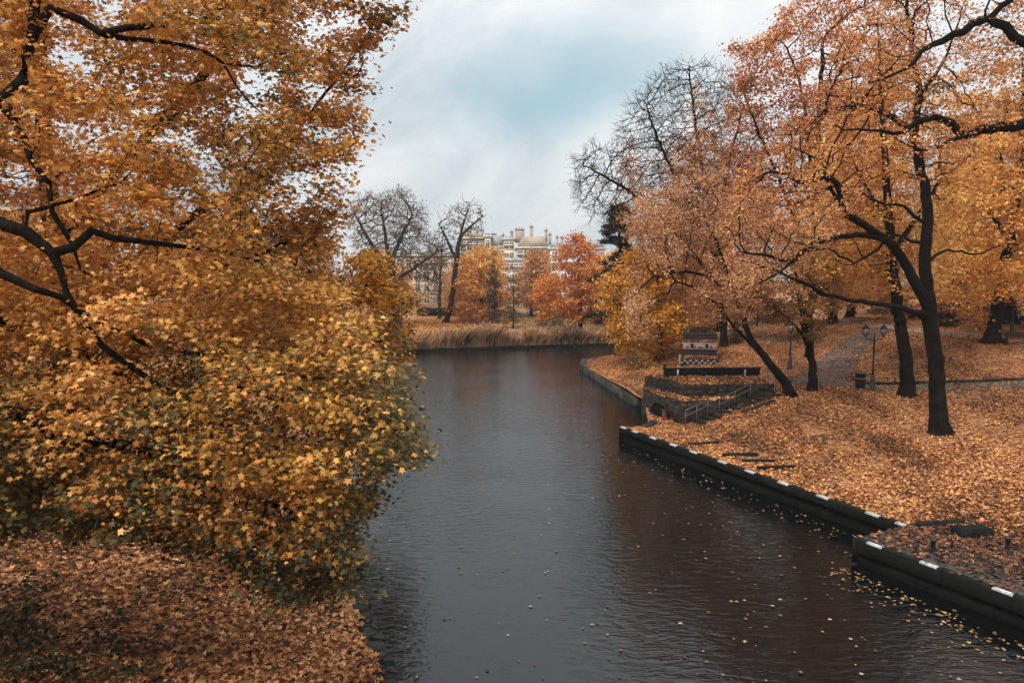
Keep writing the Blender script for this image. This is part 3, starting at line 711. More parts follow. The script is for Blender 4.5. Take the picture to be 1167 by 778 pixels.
# T2, straight trunk right behind it, orange
p2 = gp(1036, 452); y2 = p2[1]
root2, T2 = make_tree('maple_tree', 'slender straight orange maple directly behind the forked oak', 23,
  [g4(p2, .37), W(1031, 400, y2, .32), W(1020, 330, y2, .28), W(1013, 250, y2, .22), W(1008, 170, y2, .16), W(1002, 90, y2, .09), W(1000, 20, y2, .05)],
  [[W(1014, 260, y2, .12), W(980, 200, y2, .07), W(960, 150, y2, .04)], [W(1016, 290, y2, .12), W(1050, 240, y2 + 1, .06), W(1075, 200, y2 + 1, .04)]],
  [(925, 180), (980, 110), (1010, 60), (1080, 90), (1110, 170), (1090, 320), (1020, 335), (930, 330), (905, 260)], (y2 - 2, y2 + 6), 800, .36, 24000, .16, ORANGE, step=.5, kill=.8, lumps=.45, tip=.013, thr=.026)
# T3, small olive tree by the path junction
p3 = gp(926, 446); y3 = p3[1]
root3, T3 = make_tree('young_tree', 'small olive-brown tree with a thin leaning trunk beside the path junction', 24,
  [g4(p3, .25), W(926, 420, y3, .21), W(922, 398, y3, .20), W(917, 375, y3, .17), W(912, 345, y3, .12), W(908, 310, y3, .07)],
  [[W(919, 385, y3, .10), W(895, 360, y3 + .5, .05), W(875, 345, y3 + 1, .03)], [W(915, 360, y3, .08), W(935, 330, y3 + .5, .05), W(950, 310, y3 + 1, .03)]],
  [(848, 335), (870, 300), (910, 270), (955, 290), (965, 335), (945, 365), (932, 392), (905, 385), (895, 372), (860, 360)], (y3 - 2.2, y3 + 3), 420, .24, 10000, .13, OLIVE, step=.35, kill=.55, spread=.26, outline=O_OVAL)
# leaning tree by the stone steps, pinkish crown over the kiosk
p4 = gp(905, 452); y4 = p4[1]
root4, T4 = make_tree('leaning_tree', 'tree leaning left from the stone steps, fine pinkish-brown leaves above the kiosk', 25,
  [g4(p4, .27), W(895, 437, y4, .235), W(880, 418, y4, .21), W(862, 394, y4, .18), W(850, 374, y4 + .3, .14), W(838, 340, y4 + .7, .10), W(822, 290, y4 + 1.2, .08), W(800, 240, y4 + 1.6, .05)],
  [[W(868, 402, y4, .12), W(850, 386, y4 - .5, .09), W(832, 366, y4 - 1, .07), W(810, 340, y4 - 1.2, .05), W(770, 320, y4 - 1, .03)],
   [W(848, 368, y4 + .3, .10), W(858, 345, y4, .08), W(868, 320, y4, .06), W(872, 280, y4, .04)],
   [W(832, 330, y4 + .8, .08), W(790, 310, y4 + 1, .05), W(745, 315, y4 + 1.5, .03)]],
  [(724, 385), (712, 340), (728, 290), (702, 250), (730, 215), (752, 240), (778, 185), (806, 205), (836, 175), (862, 205), (890, 240), (900, 300), (880, 345), (862, 362), (840, 352), (815, 368), (775, 372), (752, 392)], (y4 - 3, y4 + 5), 1500, .17, 42000, .11, PINK, step=.36, kill=.48, spread=.27, outline=O_OVAL, lumps=.3, lscale=1.5, thr=.024, tip=.014)
# big red-orange crown at the top
p5 = (21.4, 53.0)
root5, T5 = make_tree('oak_tree', 'tall rust-red oak whose crown reaches highest against the sky, right of the bare tree', 26,
  [g4(p5, .24), (21.4, 53, 6, .24), (21.5, 53, 12, .22), (21.4, 52.8, 18, .18), (21.4, 52.5, 24, .08)],
  [[(21.4, 53, 9, .2), W(890, 210, 52, .11), W(860, 140, 51.5, .06), W(845, 100, 51, .03)], [(21.5, 53, 13, .18), W(915, 110, 52.5, .09), W(895, 50, 52, .04)], [(21.4, 53, 8, .18), W(880, 260, 52, .09), W(830, 220, 51, .04)]],
  [(826, 60), (848, 45), (870, 40), (888, 12), (905, 2), (935, -20), (990, -70), (1060, -60), (1060, 60), (1000, 150), (960, 230), (890, 280), (825, 260), (835, 190), (822, 140), (832, 100)], (46, 57), 1600, .26, 38000, .165, RED, step=.5, kill=.68, spread=.36, lumps=.6, lscale=1.8, cl=3, tip=.014, thr=.028)
# the bare tree with a few leaves, left of it
p6 = (17.3, 60.0)
T6 = Tree(27)
T6.limb([g4(p6, .3), (17.1, 60, 6, .26), (16.4, 60, 11, .2), W(800, 190, 60, .08), W(790, 120, 60, .04), W(785, 75, 60, .03)])
T6.limb([(17.0, 60, 7, .22), W(765, 260, 59, .08), W(730, 228, 58.5, .045), W(695, 204, 58, .035), W(668, 190, 58, .02)])
T6.limb([(16.6, 60, 9, .18), W(780, 220, 59.5, .07), W(750, 160, 59, .035), W(735, 115, 59, .03)])
T6.limb([(16.4, 60, 10, .16), W(830, 190, 60, .1), W(848, 120, 60, .05)])
T6.grow(crown_points([(652, 195), (668, 170), (700, 172), (715, 130), (740, 92), (790, 68), (835, 85), (862, 130), (868, 260), (800, 290), (720, 280), (690, 250), (660, 235)], (55, 64), 3600, T6.r), .42, .46, 130, .11, .14)
T6.twigs(4, .9, 3, .34); T6.side_twigs(.3, .8); T6.radii(.25, .0095)
root6 = thing('bare_tree', 'tall half-bare tree right of the canal, rusty leaves below and black twigs on top', 'tree', g4(p6, 0)[:3])
T6.wood('trunk', M_BARK, root6, origin=g4(p6, 0)[:3])
T6.leaves('crown', 30000, .15, RED[1:] + PINK[2:], root6, .03, .3, O_OVAL, origin=g4(p6, 0)[:3], keep=lambda P: (P[:, 2] < 20.5 + lump(P, 2) * 3 - np.clip(13.5 - P[:, 0], 0, 9) * .55) & (P[:, 0] > 8.8) & (lump(P, 1.5) > -.35))
# yellow trees on the tip of the right bank
p7 = (12.2, 60.5)
root7, T7 = make_tree('maple_tree', 'low yellow-orange maple at the far tip of the right bank, hanging to the ground', 28,
  [g4(p7, .24), (12.1, 60.4, 4, .2), (11.9, 60.2, 7, .13), (11.8, 60, 9.5, .06)], [],
  [(682, 345), (690, 310), (715, 285), (750, 290), (775, 310), (782, 380), (760, 402), (735, 405), (725, 396), (705, 398), (694, 380)], (55, 65), 520, .24, 20000, .19, YEL, step=.5, kill=.85, spread=.42, cl=2.5)
p8 = (15.5, 66)
root8, T8 = make_tree('maple_tree', 'orange maple between the conifer and the kiosk, half hidden by pinkish leaves', 29,
  [g4(p8, .26), (15.4, 66, 5, .2), (15.3, 65.8, 9, .14), (15.2, 65.6, 13, .07)], [],
  [(712, 350), (715, 280), (735, 240), (775, 225), (815, 260), (830, 330), (800, 365), (740, 370)], (61, 71), 480, .26, 18000, .19, ORANGE[1:] + PINK[3:], step=.55, kill=.95, spread=.45, cl=2.5)

# trees on the hill, right background
p9 = gp(1129, 390); y9 = p9[1]
root9, T9 = make_tree('maple_tree', 'orange-yellow maple with a flared dark trunk beside the upper path', 30,
  [g4(p9, .52), W(1136, 355, y9, .36), W(1143, 310, y9, .33), W(1152, 270, y9, .28), W(1160, 220, y9, .2), W(1168, 160, y9, .12), W(1172, 100, y9, .06)],
  [[W(1143, 310, y9, .16), W(1110, 310, y9 - 2, .1), W(1085, 330, y9 - 4, .05)], [W(1150, 275, y9, .2), W(1125, 235, y9, .12), W(1110, 190, y9, .06)]],
  [(1048, 345), (1052, 300), (1070, 230), (1100, 170), (1140, 130), (1260, 130), (1270, 300), (1180, 335), (1130, 352), (1095, 368), (1062, 362)], (y9 - 7, y9 + 5), 900, .45, 30000, .18, ORANGE[1:], step=.5, kill=.85, spread=.38, cl=2.5, lumps=.4)
tree_bg, _ = make_tree('maple_tree', 'tall orange maple on the hill crest, behind the twin-lantern lamp', 31,
  [g4((29.5, 68), .4), (29.4, 68, 9, .3), (29.2, 68, 15, .22), (29, 68, 22, .1), (29, 68, 25, .05)],
  [[(29.4, 68, 8, .2), (26, 67, 12, .12), (24, 66, 15, .05)], [(29.3, 68, 9, .2), (33, 68, 13, .1), (35, 68.5, 17, .05)], [(29.3, 68, 7, .15), (27, 66, 8.5, .08), (25, 64, 8.5, .04)]],
  [(895, 330), (885, 250), (910, 150), (950, 80), (1000, 90), (1030, 180), (1040, 270), (1020, 340), (950, 352)], (62, 75), 760, .38, 24000, .21, ORANGE, step=.65, kill=1.1, spread=.5, cl=3, lumps=.4)
loc0 = Vector(tree_bg.location)
for i, (x, y, rz, sc, lab) in enumerate([
  (41, 61, 3.9, 1.28, 'tallest orange maple on the hill, filling the sky at the right edge'),
  (42, 66, 1.9, .95, 'orange maple on the hill behind the tree with the flared trunk'),
  (49, 58, 3.4, .9, 'orange maple at the right edge, beyond the single lantern lamp'),
  (37.5, 82, 5.0, 1.0, 'distant orange maple on the hill, seen between the oak and the flared trunk'),
  (54, 84, .8, 1.1, 'distant orange maple far up the hill at the right edge'),
  (24, 86, 2.6, .85, 'distant maple behind the hill crest, above the two walkers'),
  (45, 98, 4.1, 1.1, 'most distant orange maple behind the hill, mostly covered by nearer crowns'),
  (60, 72, 5.6, 1.0, 'maple far right beyond the upper path, cut by the right edge')]):
    dup(tree_bg, on(x, y), rz, lab, (sc, sc, sc * random.uniform(.9, 1.05)))

# dark conifer
def conifer(name, label, x, y, h, rmax, seed, z0=.1):
    r = np.random.default_rng(seed); b = on(x, y); root = thing(name, label, 'tree', b)
    T = Tree(seed); T.limb([(0, 0, -.2, .3), (.1, 0, h * .4, .2), (0, .1, h * .8, .1), (0, 0, h, .03)], .6)
    tips = []
    zc = h * z0 + 1
    while zc < h * .97:
        for _ in range(5):
            w = r.uniform(0, 6.283); rr = rmax * (1 - (zc / h)) ** .6 * r.uniform(.55, 1.1); dz = -rr * r.uniform(.05, .3)
            e = np.array([math.cos(w) * rr, math.sin(w) * rr, zc + dz]); m = np.array([math.cos(w) * rr * .5, math.sin(w) * rr * .5, zc + rr * .08])
            T.limb([(0, 0, zc, .05), (*m, .035), (*e, .012)], .5)
        zc += h * .045 * r.uniform(.7, 1.3)
    T.P = [np.array(p) for p in T.P]; T.radii(.28, .01); T.wood('trunk', M_BARK, root)
    cand = np.nonzero((np.hypot(T.P[:, 0], T.P[:, 1]) > .25))[0]; n = 26000; i = r.choice(cand, n)
    P = T.P[i] + r.normal(0, .22, (n, 3)) * np.array([1, 1, .45]); P[:, 2] -= .12
    nv = r.normal(0, .5, (n, 3)); nv[:, 2] += .8
    c = palette_pick(P, cols((26, 32, 26), (40, 46, 36), (52, 56, 42), (62, 60, 44)), 1.5, r)
    leaf_mesh('crown', P, nv, .34, c, np.array([(0, .6), (.12, 0), (0, -.6), (-.12, 0)]), M_LEAF, root, r=r)
    return root
conifer('conifer_tree', 'dark green conifer standing between the red tree and the bare tree', 9.9, 68.7, 14.6, 3.9, 41, .22)

# red tree at the far bank
red, _ = make_tree('maple_tree', 'red maple with a round crown at the right end of the far bank', 42,
  [g4((8.6, 93), .3), (8.6, 93, 3.4, .26), (8.4, 93, 7, .18), (8.2, 93, 11, .08)],
  [[(8.6, 93, 2.8, .15), (6, 92.5, 5, .08), (4, 92, 6, .04)], [(8.6, 93, 2.6, .15), (11, 92.5, 5, .08), (13, 92, 6, .04)]],
  [(604, 345), (612, 318), (632, 300), (636, 278), (655, 265), (672, 272), (684, 290), (700, 320), (712, 350), (705, 372), (660, 366), (615, 364)], (88, 98), 700, .3, 20000, .25, cols((108, 56, 32), (176, 96, 44), (198, 116, 52), (212, 138, 66), (216, 152, 74)), step=.6, kill=.95, spread=.5, cl=3)
yel, _ = make_tree('maple_tree', 'yellow maple behind the reeds, left of the two slim dark trees', 43,
  [g4((-4.6, 112), .3), (-4.6, 112, 4, .24), (-4.6, 112, 8, .16), (-4.6, 112, 12, .06)], [],
  [(508, 355), (512, 318), (524, 288), (548, 280), (570, 288), (582, 318), (590, 345), (570, 364), (526, 364)], (106, 118), 520, .3, 17000, .3, cols((160, 108, 52), (212, 146, 68), (228, 166, 88), (232, 178, 108)), step=.7, kill=1.1, spread=.6, cl=3)
tan, _ = make_tree('maple_tree', 'tan maple in front of the pale buildings, between the slim trees and the red maple', 44,
  [g4((3.2, 124), .28), (3.2, 124, 5, .2), (3.2, 124, 9, .12), (3.2, 124, 13, .05)], [],
  [(582, 348), (590, 308), (604, 286), (626, 288), (638, 312), (642, 348), (612, 356)], (118, 129), 380, .28, 9000, .3, cols((112, 84, 50), (168, 112, 60), (190, 128, 74), (200, 140, 84)), step=.7, kill=1.2, spread=.6, cl=3)
loc0 = None
for (src, x, y, rz, sc, lab) in [
  (yel, -19, 108, 2.0, .8, 'yellow maple under the bare trees at the left end of the far lawn'),
  (yel, 15.5, 108, 4.2, .95, 'yellow-orange maple right of the red one, at the far bend of the canal'),
  (tan, 20, 118, 1.1, 1.0, 'tan maple behind the yellow-orange one at the far bend'),
  (yel, 22, 97, 3.3, .8, 'low yellow maple on the far shore behind the tip of the right bank'),
  (red, 31, 112, 2.2, 1.05, 'reddish maple far behind the conifer'),
  (tan, -9, 128, 2.8, .7, 'small tan tree in front of the beige house'),
  (tan, -30, 104, .6, 1.1, 'tan maple at the far left behind the golden boughs'),
  (yel, -33, 82, 5.2, 1.1, 'yellow maple inland on the left bank behind the golden boughs'),
  (tan, -24, 58, 1.2, 1.0, 'tan maple on the left bank seen through gaps in the big maples'),
  (tan, -34, 52, 2.4, .9, 'tan tree at the left edge below the pale house')]:
    dup(src, on(x, y), rz, lab, sc)
# the bare trees, left of the buildings
def bare(name, label, seed, trunk, limbs, crown, Y, natt, base, nleaf, pal, tw=(2, .9, 3, .5), step=.7, kill=.95):
    T = Tree(seed); T.limb(trunk, .6)
    for l in limbs: T.limb(l, .6)
    T.grow(crown_points(crown, Y, natt, T.r), step, kill, 110, .13); T.twigs(*tw); T.side_twigs(.35, .9); T.radii(base, .018)
    o = np.array(trunk[0][:3]); root = thing(name, label, 'tree', tuple(o)); T.wood('trunk', M_BARKG, root, origin=o)
    if nleaf: T.leaves('crown', nleaf, .15, pal, root, .03, .4, O_QUAD, origin=o)
    return root
b1 = gp(452, 366)
bare('bare_tree', 'broad grey tree almost without leaves, rounded top, left of the leaning one', 51,
  [g4((-15.6, 101), .55), W(449, 330, 101, .4), W(447, 300, 101, .34), W(455, 275, 101, .22), W(470, 245, 101, .1)],
  [[W(448, 312, 101, .26), W(440, 275, 100, .16), W(436, 245, 100, .08)], [W(448, 305, 101, .2), W(425, 280, 101, .12), W(405, 245, 101, .05)], [W(450, 320, 101, .2), W(480, 300, 102, .12), W(500, 285, 102, .05)]],
  [(396, 240), (410, 222), (440, 222), (460, 215), (480, 232), (488, 262), (505, 290), (500, 325), (460, 318), (420, 300), (400, 270)], (95, 107), 1900, .5, 15000, BROWN, step=.55, kill=.7)
bare('bare_tree', 'leaning leafless tree with a forked dark trunk behind the reeds', 52,
  [g4(gp(508, 368), .42), W(514, 345, 108, .36), W(518, 318, 108, .32), W(521, 290, 108, .26), W(526, 262, 108, .16), W(533, 240, 108, .07)],
  [[W(520, 296, 108, .16), W(508, 270, 108, .1), W(500, 255, 108, .05)], [W(524, 270, 108, .13), W(540, 255, 108, .08), W(550, 246, 108, .04)]],
  [(490, 300), (494, 265), (512, 240), (530, 226), (548, 234), (554, 256), (545, 275), (530, 290), (510, 300)], (103, 113), 1100, .42, 1600, BROWN)
bare('bare_tree', 'low grey leafless tree behind the yellow boughs, between the other bare trees', 53,
  [g4((-11.5, 118), .3), (-11.5, 118, 5, .24), (-11.3, 118, 9, .16), (-11, 118, 14, .06)], [],
  [(470, 340), (475, 300), (490, 275), (510, 280), (520, 320), (510, 350)], (113, 122), 900, .3, 3000, BROWN)
# slim dark columnar trees and the shrub on the far lawn
def slim(label, x, y, h, r0, seed, pal, n=2600):
    b = on(x, y); root = thing('slim_tree', label, 'tree', b)
    T = Tree(seed); T.limb([(0, 0, -.1, .12), (.05, 0, h * .5, .07), (0, 0, h, .015)], .5)
    q = T.r.uniform(0, 1, 260); w = T.r.uniform(0, 6.283, 260); rad = r0 * np.sqrt(T.r.uniform(.1, 1, 260)) * np.clip(1.25 - q, .2, 1) * np.clip(q * 6 + .25, 0, 1)
    T.grow(np.stack([np.cos(w) * rad, np.sin(w) * rad, h * (.06 + .92 * q)], 1), .35, .5, 60, .2, .25); T.twigs(1, .5, 2, .4); T.radii(.12, .01)
    T.wood('trunk', M_BARKG, root); T.leaves('crown', n, .2, pal, root, .03, .3, O_QUAD); return root
SLIM = cols((52, 44, 36), (78, 62, 46), (104, 78, 54), (120, 92, 62))
s1 = gp(563, 375.5); slim('slim dark brown tree on the far lawn, the left and denser of a pair', s1[0], s1[1], 10.2, 1.15, 61, SLIM, 3600)
s2 = gp(585, 374); slim('slim greyish tree on the far lawn, the right and thinner of a pair', s2[0], s2[1], 9.5, 1.3, 62, SLIM, 1500)
def shrub(label, x, y, w, h, seed, pal, n, size=.16, name='shrub'):
    r = np.random.default_rng(seed); b = on(x, y); root = thing(name, label, 'shrub', b); T = Tree(seed)
    T.limb([(0, 0, -.1, .05), (0, 0, h * .3, .03)], .2)
    q = r.normal(0, 1, (300, 3)); q /= np.linalg.norm(q, axis=1)[:, None]; q *= r.uniform(.3, 1, (300, 1)) ** .5
    T.grow(np.stack([q[:, 0] * w / 2, q[:, 1] * w / 2, np.abs(q[:, 2]) * h], 1), .22, .3, 60, .25, .1); T.radii(.05, .006)
    T.wood('stems', M_BARKG, root, flare=0); T.leaves('foliage', n, size, pal, root, .03, .16, O_OVAL); return root
s3 = gp(628, 378); shrub('grey-green rounded shrub at the edge of the reeds', s3[0], s3[1] + 2, 4.6, 3.0, 63, cols((58, 56, 36), (86, 78, 50), (112, 96, 62)), 3200)
for k, (px, py, w, h, lab) in enumerate([(708, 405, 2.4, 1.3, 'yellowing bush at the water edge on the tip of the right bank'), (722, 421, 2.6, 1.2, 'green and rust bush on the right bank behind the stone terrace'),
                                        (744, 404, 2.6, 1.6, 'rust-orange bush under the yellow maple, left of the kiosk')]):
    p = gp(px, py); shrub(lab, p[0] + .6, p[1], w, h, 64 + k, (YEL, OLIVE + YEL[3:], RED[1:3] + YEL[1:3])[k], 1500, .13)
p = gp(838, 392); shrub('dark purple-brown slender bush right of the kiosk', p[0], p[1], 1.5, 2.6, 68, cols((38, 26, 26), (60, 38, 36), (84, 52, 44)), 1500, .12)
p = gp(1078, 372); shrub('clipped dark green bush behind the forked oak trunk', p[0], p[1], 2.6, 2.6, 69, cols((24, 28, 20), (34, 38, 26), (48, 48, 30)), 3000, .12)

bs = shrub('olive bush on the hill crest behind the bench', 27, 82, 5.5, 3.4, 71, OLIVE, 4200, .2)
for (x, y, rz, sc, lab) in [(32, 88, 1, 1.2, 'olive bush far behind the hill path'), (39, 76, 2, .9, 'olive-brown bush beyond the upper path'), (22, 90, 3, 1.3, 'olive bush behind the two walkers'),
                            (46, 74, 4, 1.1, 'olive bush beyond the red car'), (54, 70, 5, 1.2, 'olive bush behind the right lamp'), (17, 84, .5, 1.1, 'olive bush behind the bare tree')]:
    dup(bs, on(x, y), rz, lab, sc)

# ------------------------------------------------------------------ buildings
def wall_mat(name, c, var=.12): return plain(name, c, .85, .2, var, .35)
MW_CREAM = wall_mat('cream_render', (.72, .62, .48)); MW_BEIGE = wall_mat('beige_render', (.50, .40, .30)); MW_WHITE = wall_mat('white_render', (.78, .76, .72))
MW_OCHRE = wall_mat('ochre_render', (.64, .48, .34)); MW_GREY = wall_mat('grey_render', (.40, .34, .28)); M_ROOF = plain('grey_roof', (.30, .31, .325), .7, .3, .2, .5); M_ROOFB = plain('brown_roof', (.36, .28, .21), .8, .2, .2, .6)
M_TRIM = plain('pale_trim', (.66, .63, .57), .8, .2, .08, .5)
def building(label, px0, px1, ytop, Y, depth, wallm, roofm, storeys, cols_n, roof_h=2.2, mansard=True, cornice=True, chimneys=(), name='apartment_building', winw=1.0, skip_rows=(), rz=0.0):
    a = pt(px0, ytop, Y); b = pt(px1, ytop, Y); cx_ = (a[0] + b[0]) / 2; w = b[0] - a[0]; z0 = float(hgt(cx_, Y)) - .5; top = a[2]; h = top - z0
    root = thing(name, label, 'building', (cx_, Y, z0), rz)
    G().box((0, depth / 2, h / 2), (w, depth, h)).build('wall', wallm, root)
    if cornice:
        G().box((0, depth / 2, h + .16), (w + .7, depth + .7, .32)).box((0, -.06, h - 1.2), (w + .2, .12, .22)).build('cornice', M_TRIM, root)
    zb = h + (.32 if cornice else 0)
    if roof_h > 0:
        ins = min(1.2, w * .2) if mansard else min(depth / 2 - .05, 99)
        insx = ins if mansard else .0
        Vv = [(-w / 2, 0, zb), (w / 2, 0, zb), (w / 2, depth, zb), (-w / 2, depth, zb), (-w / 2 + insx, ins, zb + roof_h), (w / 2 - insx, ins, zb + roof_h), (w / 2 - insx, depth - ins, zb + roof_h), (-w / 2 + insx, depth - ins, zb + roof_h)]
        rf = mesh_obj('roof', Vv, [(3, 2, 1, 0), (4, 5, 6, 7), (0, 1, 5, 4), (1, 2, 6, 5), (2, 3, 7, 6), (3, 0, 4, 7)], roofm, root)
    else: rf = root
    for (cxx, cw, chh, m) in chimneys:
        g = G().box((cxx, depth * .35, zb + roof_h * .5 + chh / 2), (cw, min(cw, 1.4), chh)).box((cxx, depth * .35, zb + roof_h * .5 + chh + .1), (cw + .25, min(cw, 1.4) + .25, .2))
        for q in range(max(1, int(cw / .6))): g.lathe((cxx - cw / 2 + .3 + q * .6, depth * .35, zb + roof_h * .5 + chh + .2), [(.14, 0), (.12, .5)], 6)
        g.build('chimney', m, rf)
    sh = (h - 1.0) / storeys
    if cols_n:
        wm0 = None
        for s_ in range(storeys):
            if s_ in skip_rows: continue
            for c_ in range(cols_n):
                x = -w / 2 + w * (c_ + .5) / cols_n; z = .8 + sh * (s_ + .52)
                if wm0 is None:
                    ww, wh = winw, sh * .56
                    fr = G()
                    for sx in (-1, 1): fr.box((sx * (ww / 2 + .04), -.03, 0), (.08, .1, wh + .16))
                    fr.box((0, -.03, wh / 2 + .04), (ww, .1, .08)).box((0, -.07, -wh / 2 - .05), (ww + .3, .2, .1)).box((0, -.02, 0), (.07, .06, wh)).box((0, -.025, wh * .2), (ww, .06, .07))
                    wi = fr.build('window', wallm, root); pn = G().box((0, .012, 0), (ww, .03, wh)).build('pane', M_GLASS, wi); wm0 = (wi, pn)
                else:
                    wi = wm0[0].copy(); C.objects.link(wi); wi.parent = root; pn = wm0[1].copy(); C.objects.link(pn); pn.parent = wi
                wi.location = (x, -.0, z)
    return root
building('grey-brown house behind the leaning bare tree, flat dark gable', 524, 554, 272, 168, 12, MW_GREY, M_ROOFB, 5, 4, 1.2, chimneys=((-1.5, 1.2, 1.6, MW_GREY), (1.8, .9, 1.2, MW_GREY)))
building('narrow cream tower-like house with two windows one above another', 552.5, 559, 270, 164, 9, MW_CREAM, M_ROOF, 5, 1, .6, cornice=True, winw=.8)
building('cream house with grey mansard roof and a row of attic windows', 559, 575, 282, 166, 12, MW_CREAM, M_ROOF, 5, 4, 2.4, chimneys=((-.9, 1.1, 1.6, M_ROOF), (1.2, .5, 1.4, M_ROOF)), winw=.9)
building('cream house with a blank stepped gable right of the mansard roof', 574, 586, 273, 162, 10, MW_CREAM, M_ROOF, 6, 2, .5, chimneys=((.6, .6, 1.2, M_ROOF),), winw=.9)
building('large ochre house with white cornice, brown attic and tall chimneys', 589, 626, 283, 158, 16, MW_OCHRE, M_ROOFB, 5, 5, 2.2, chimneys=((-2.8, 2.0, 2.8, MW_GREY), (-.2, .7, 3.4, MW_GREY), (3.0, .6, 2.6, MW_GREY)))
building('white house partly hidden by the red maple, chimneys on a pale roof', 627, 690, 284, 156, 16, MW_WHITE, M_ROOF, 5, 6, 1.6, chimneys=((-5.6, .6, 2.2, MW_GREY), (-4, .5, 1.6, MW_GREY), (0, 1, 1.4, MW_GREY)), winw=1.1)
building('low white house in the gap between the yellow and the tan maple', 570, 596, 297, 146, 8, MW_WHITE, M_ROOF, 4, 5, .4, winw=.9)
building('beige house low behind the bare trees', 440, 522, 292, 150, 14, MW_CREAM, M_ROOF, 4, 8, .8, chimneys=((3, .8, 1.3, MW_GREY),))
building('pale house at the left edge behind the maples', -60, 66, 232, 74, 14, MW_WHITE, M_ROOF, 5, 6, 2.0, winw=1.3)
building('wide pale building behind the trees on the right hill', 1010, 1260, 262, 120, 14, MW_BEIGE, M_ROOF, 4, 14, 2.0, winw=1.2)

# ------------------------------------------------------------------ docks
def dock_line(a, b, z, name, label, mark_at, board_h=.32):
    a = np.array(a); b = np.array(b); d = b - a; Ln = np.linalg.norm(d); rz = math.atan2(d[1], d[0])
    root = thing(name, label, 'dock', (a[0], a[1], 0), rz)
    return root, Ln, rz
# dock 1: x axis runs along the edge, towards the camera; local -y is the water side
e1a, e1b = (5.26, 35.5), (11.6, 20.9)
d1, L1, rz1 = dock_line(e1a, e1b, .75, 'timber_dock', 'long dark timber dock edge with white marks along the right bank', None)
g = G(); n = 6
for i in range(n):
    x = L1 * (i + .5) / n; g.box((x, .075, .60), (L1 / n - .012, .19, .30), ch=.012)
g.build('edge_beam', M_TIMBER, d1)
g = G()
for i in range(5): x = L1 * (i + .5) / 5; g.box((x, .21, .20), (L1 / 5 - .012, .14, .46), ch=.012)
g.build('fascia', M_TIMBER, d1)
g = G()
for i in range(9): g.box((L1 * (i + .5) / 9, .32, -.3), (.2, .18, 1.5))
g.build('piles', M_TIMBER, d1)
G().box((-.06, .4, .35), (.12, .8, .72)).build('end_board', M_TIMBER, d1)
def along(px, py, a, b, z):
    p = ptz(px, py, z)[:2]; d = (np.array(b) - a) / np.linalg.norm(np.array(b) - a); return float((p - np.array(a)) @ d)
for (px, py) in [(711, 485.5), (728, 491), (750, 498), (772, 506), (796, 514), (827, 525.5), (857, 536.5), (893, 550), (935, 566), (991, 586), (1056, 608.5)]:
    x = along(px, py, e1a, e1b, .75); x = min(max(x, .28), L1 - .3)
    G().box((x, .045, .757), (.5, .12, .008)).box((x, -.0225, .72), (.5, .008, .05)).build('white_mark', M_PAINT, d1)
# dock 2
e2a, e2b = (9.55, 20.0), (12.9, 13.5)
d2, L2, rz2 = dock_line(e2a, e2b, .75, 'timber_dock', 'wide timber landing stage in the lower right corner, deck strewn with leaves', None)
g = G(); n = 3
for i in range(n): g.box((L2 * (i + .5) / n, .10, .56), (L2 / n - .01, .20, .40), ch=.015)
g.build('edge_beam', M_TIMBER, d2)
g = G()
for i in range(2): g.box((L2 * (i + .5) / 2, .18, .16), (L2 / 2 - .012, .12, .38), ch=.012)
g.build('fascia', M_TIMBER, d2)
g = G(); k = 20
for i in range(k): g.box((L2 / 2, .22 + (i + .5) * .16, .725), (L2, .148, .05), ch=.006)
g.build('deck', M_DECK, d2)
G().box((-.05, 1.6, .40), (.10, 3.2, .66)).build('end_board', M_TIMBER, d2)
for (px, py) in [(991, 622), (1050, 645), (1133, 676.5)]:
    x = min(max(along(px, py, e2a, e2b, .76), .22), L2 - .3)
    G().box((x, .06, .767), (.46, .11, .008)).box((x, -.0045, .735), (.46, .008, .05)).build('white_mark', M_PAINT, d2)
# mooring posts on dock 2
def bollard(label, p, s=1.0):
    r = thing('mooring_post', label, 'mooring post', (p[0], p[1], p[2]), rz2)
    G().box((0, 0, .02), (.42 * s, .22, .04), ch=.008).build('base_plate', M_IRON, r)
    G().lathe((0, 0, .04), [(.065, 0), (.06, .02), (.06, .25), (.085, .27), (.085, .31), (.05, .34)], 10).build('post', M_IRON, r, True); return r
bollard('black mooring post near the front edge of the landing stage', ptz(1063, 629, .752))
q = ptz(1148, 627, .752); bollard('black mooring post with a wide foot near the right edge', (q[0], q[1], float(max(hgt(q[0], q[1]), .74)) + .01), 1.5)
# sleepers lying on the leaves behind the dock edge
def sleeper(label, pa, pb, h=.14, w=.2):
    a = gp(*pa); b = gp(*pb); d = b - a; rz = math.atan2(d[1], d[0]); l = np.hypot(d[0], d[1]); c = (a + b) / 2
    o = G().box((0, 0, 0), (l, w, h), ch=.012).box((0, 0, h / 2 + .004), (l * .3, w * .6, .008)).build('timber_sleeper', M_TIMBER); o.location = (c[0], c[1], float(hgt(c[0], c[1])) + h * .3 + .02); o.rotation_euler = (0, 0, rz)
    tag(o, label, 'timber', 'timber sleepers behind the dock edge')
sleeper('dark sleeper farthest from the camera, first behind the dock edge', (785, 508.5), (824, 506))
sleeper('dark sleeper second from the far end, behind the dock edge', (824, 521.5), (863, 519.5))
sleeper('dark sleeper in the middle of the row, third from the far end', (846, 528.5), (885, 527))
sleeper('dark sleeper fourth from the far end, longest of the close row', (863, 536.5), (907, 534))
sleeper('thin slanting sleeper beside the corner where the two docks meet', (1046, 602), (1097, 597))
q0 = gp(1108, 611); o = G().box((0, 0, .12), (1.0, .5, .26), ch=.03).box((.0, 0, .262), (.9, .4, .02)).build('timber_block', M_TIMBER); o.location = (q0[0], q0[1], q0[2]); o.rotation_euler = (0, 0, .12)
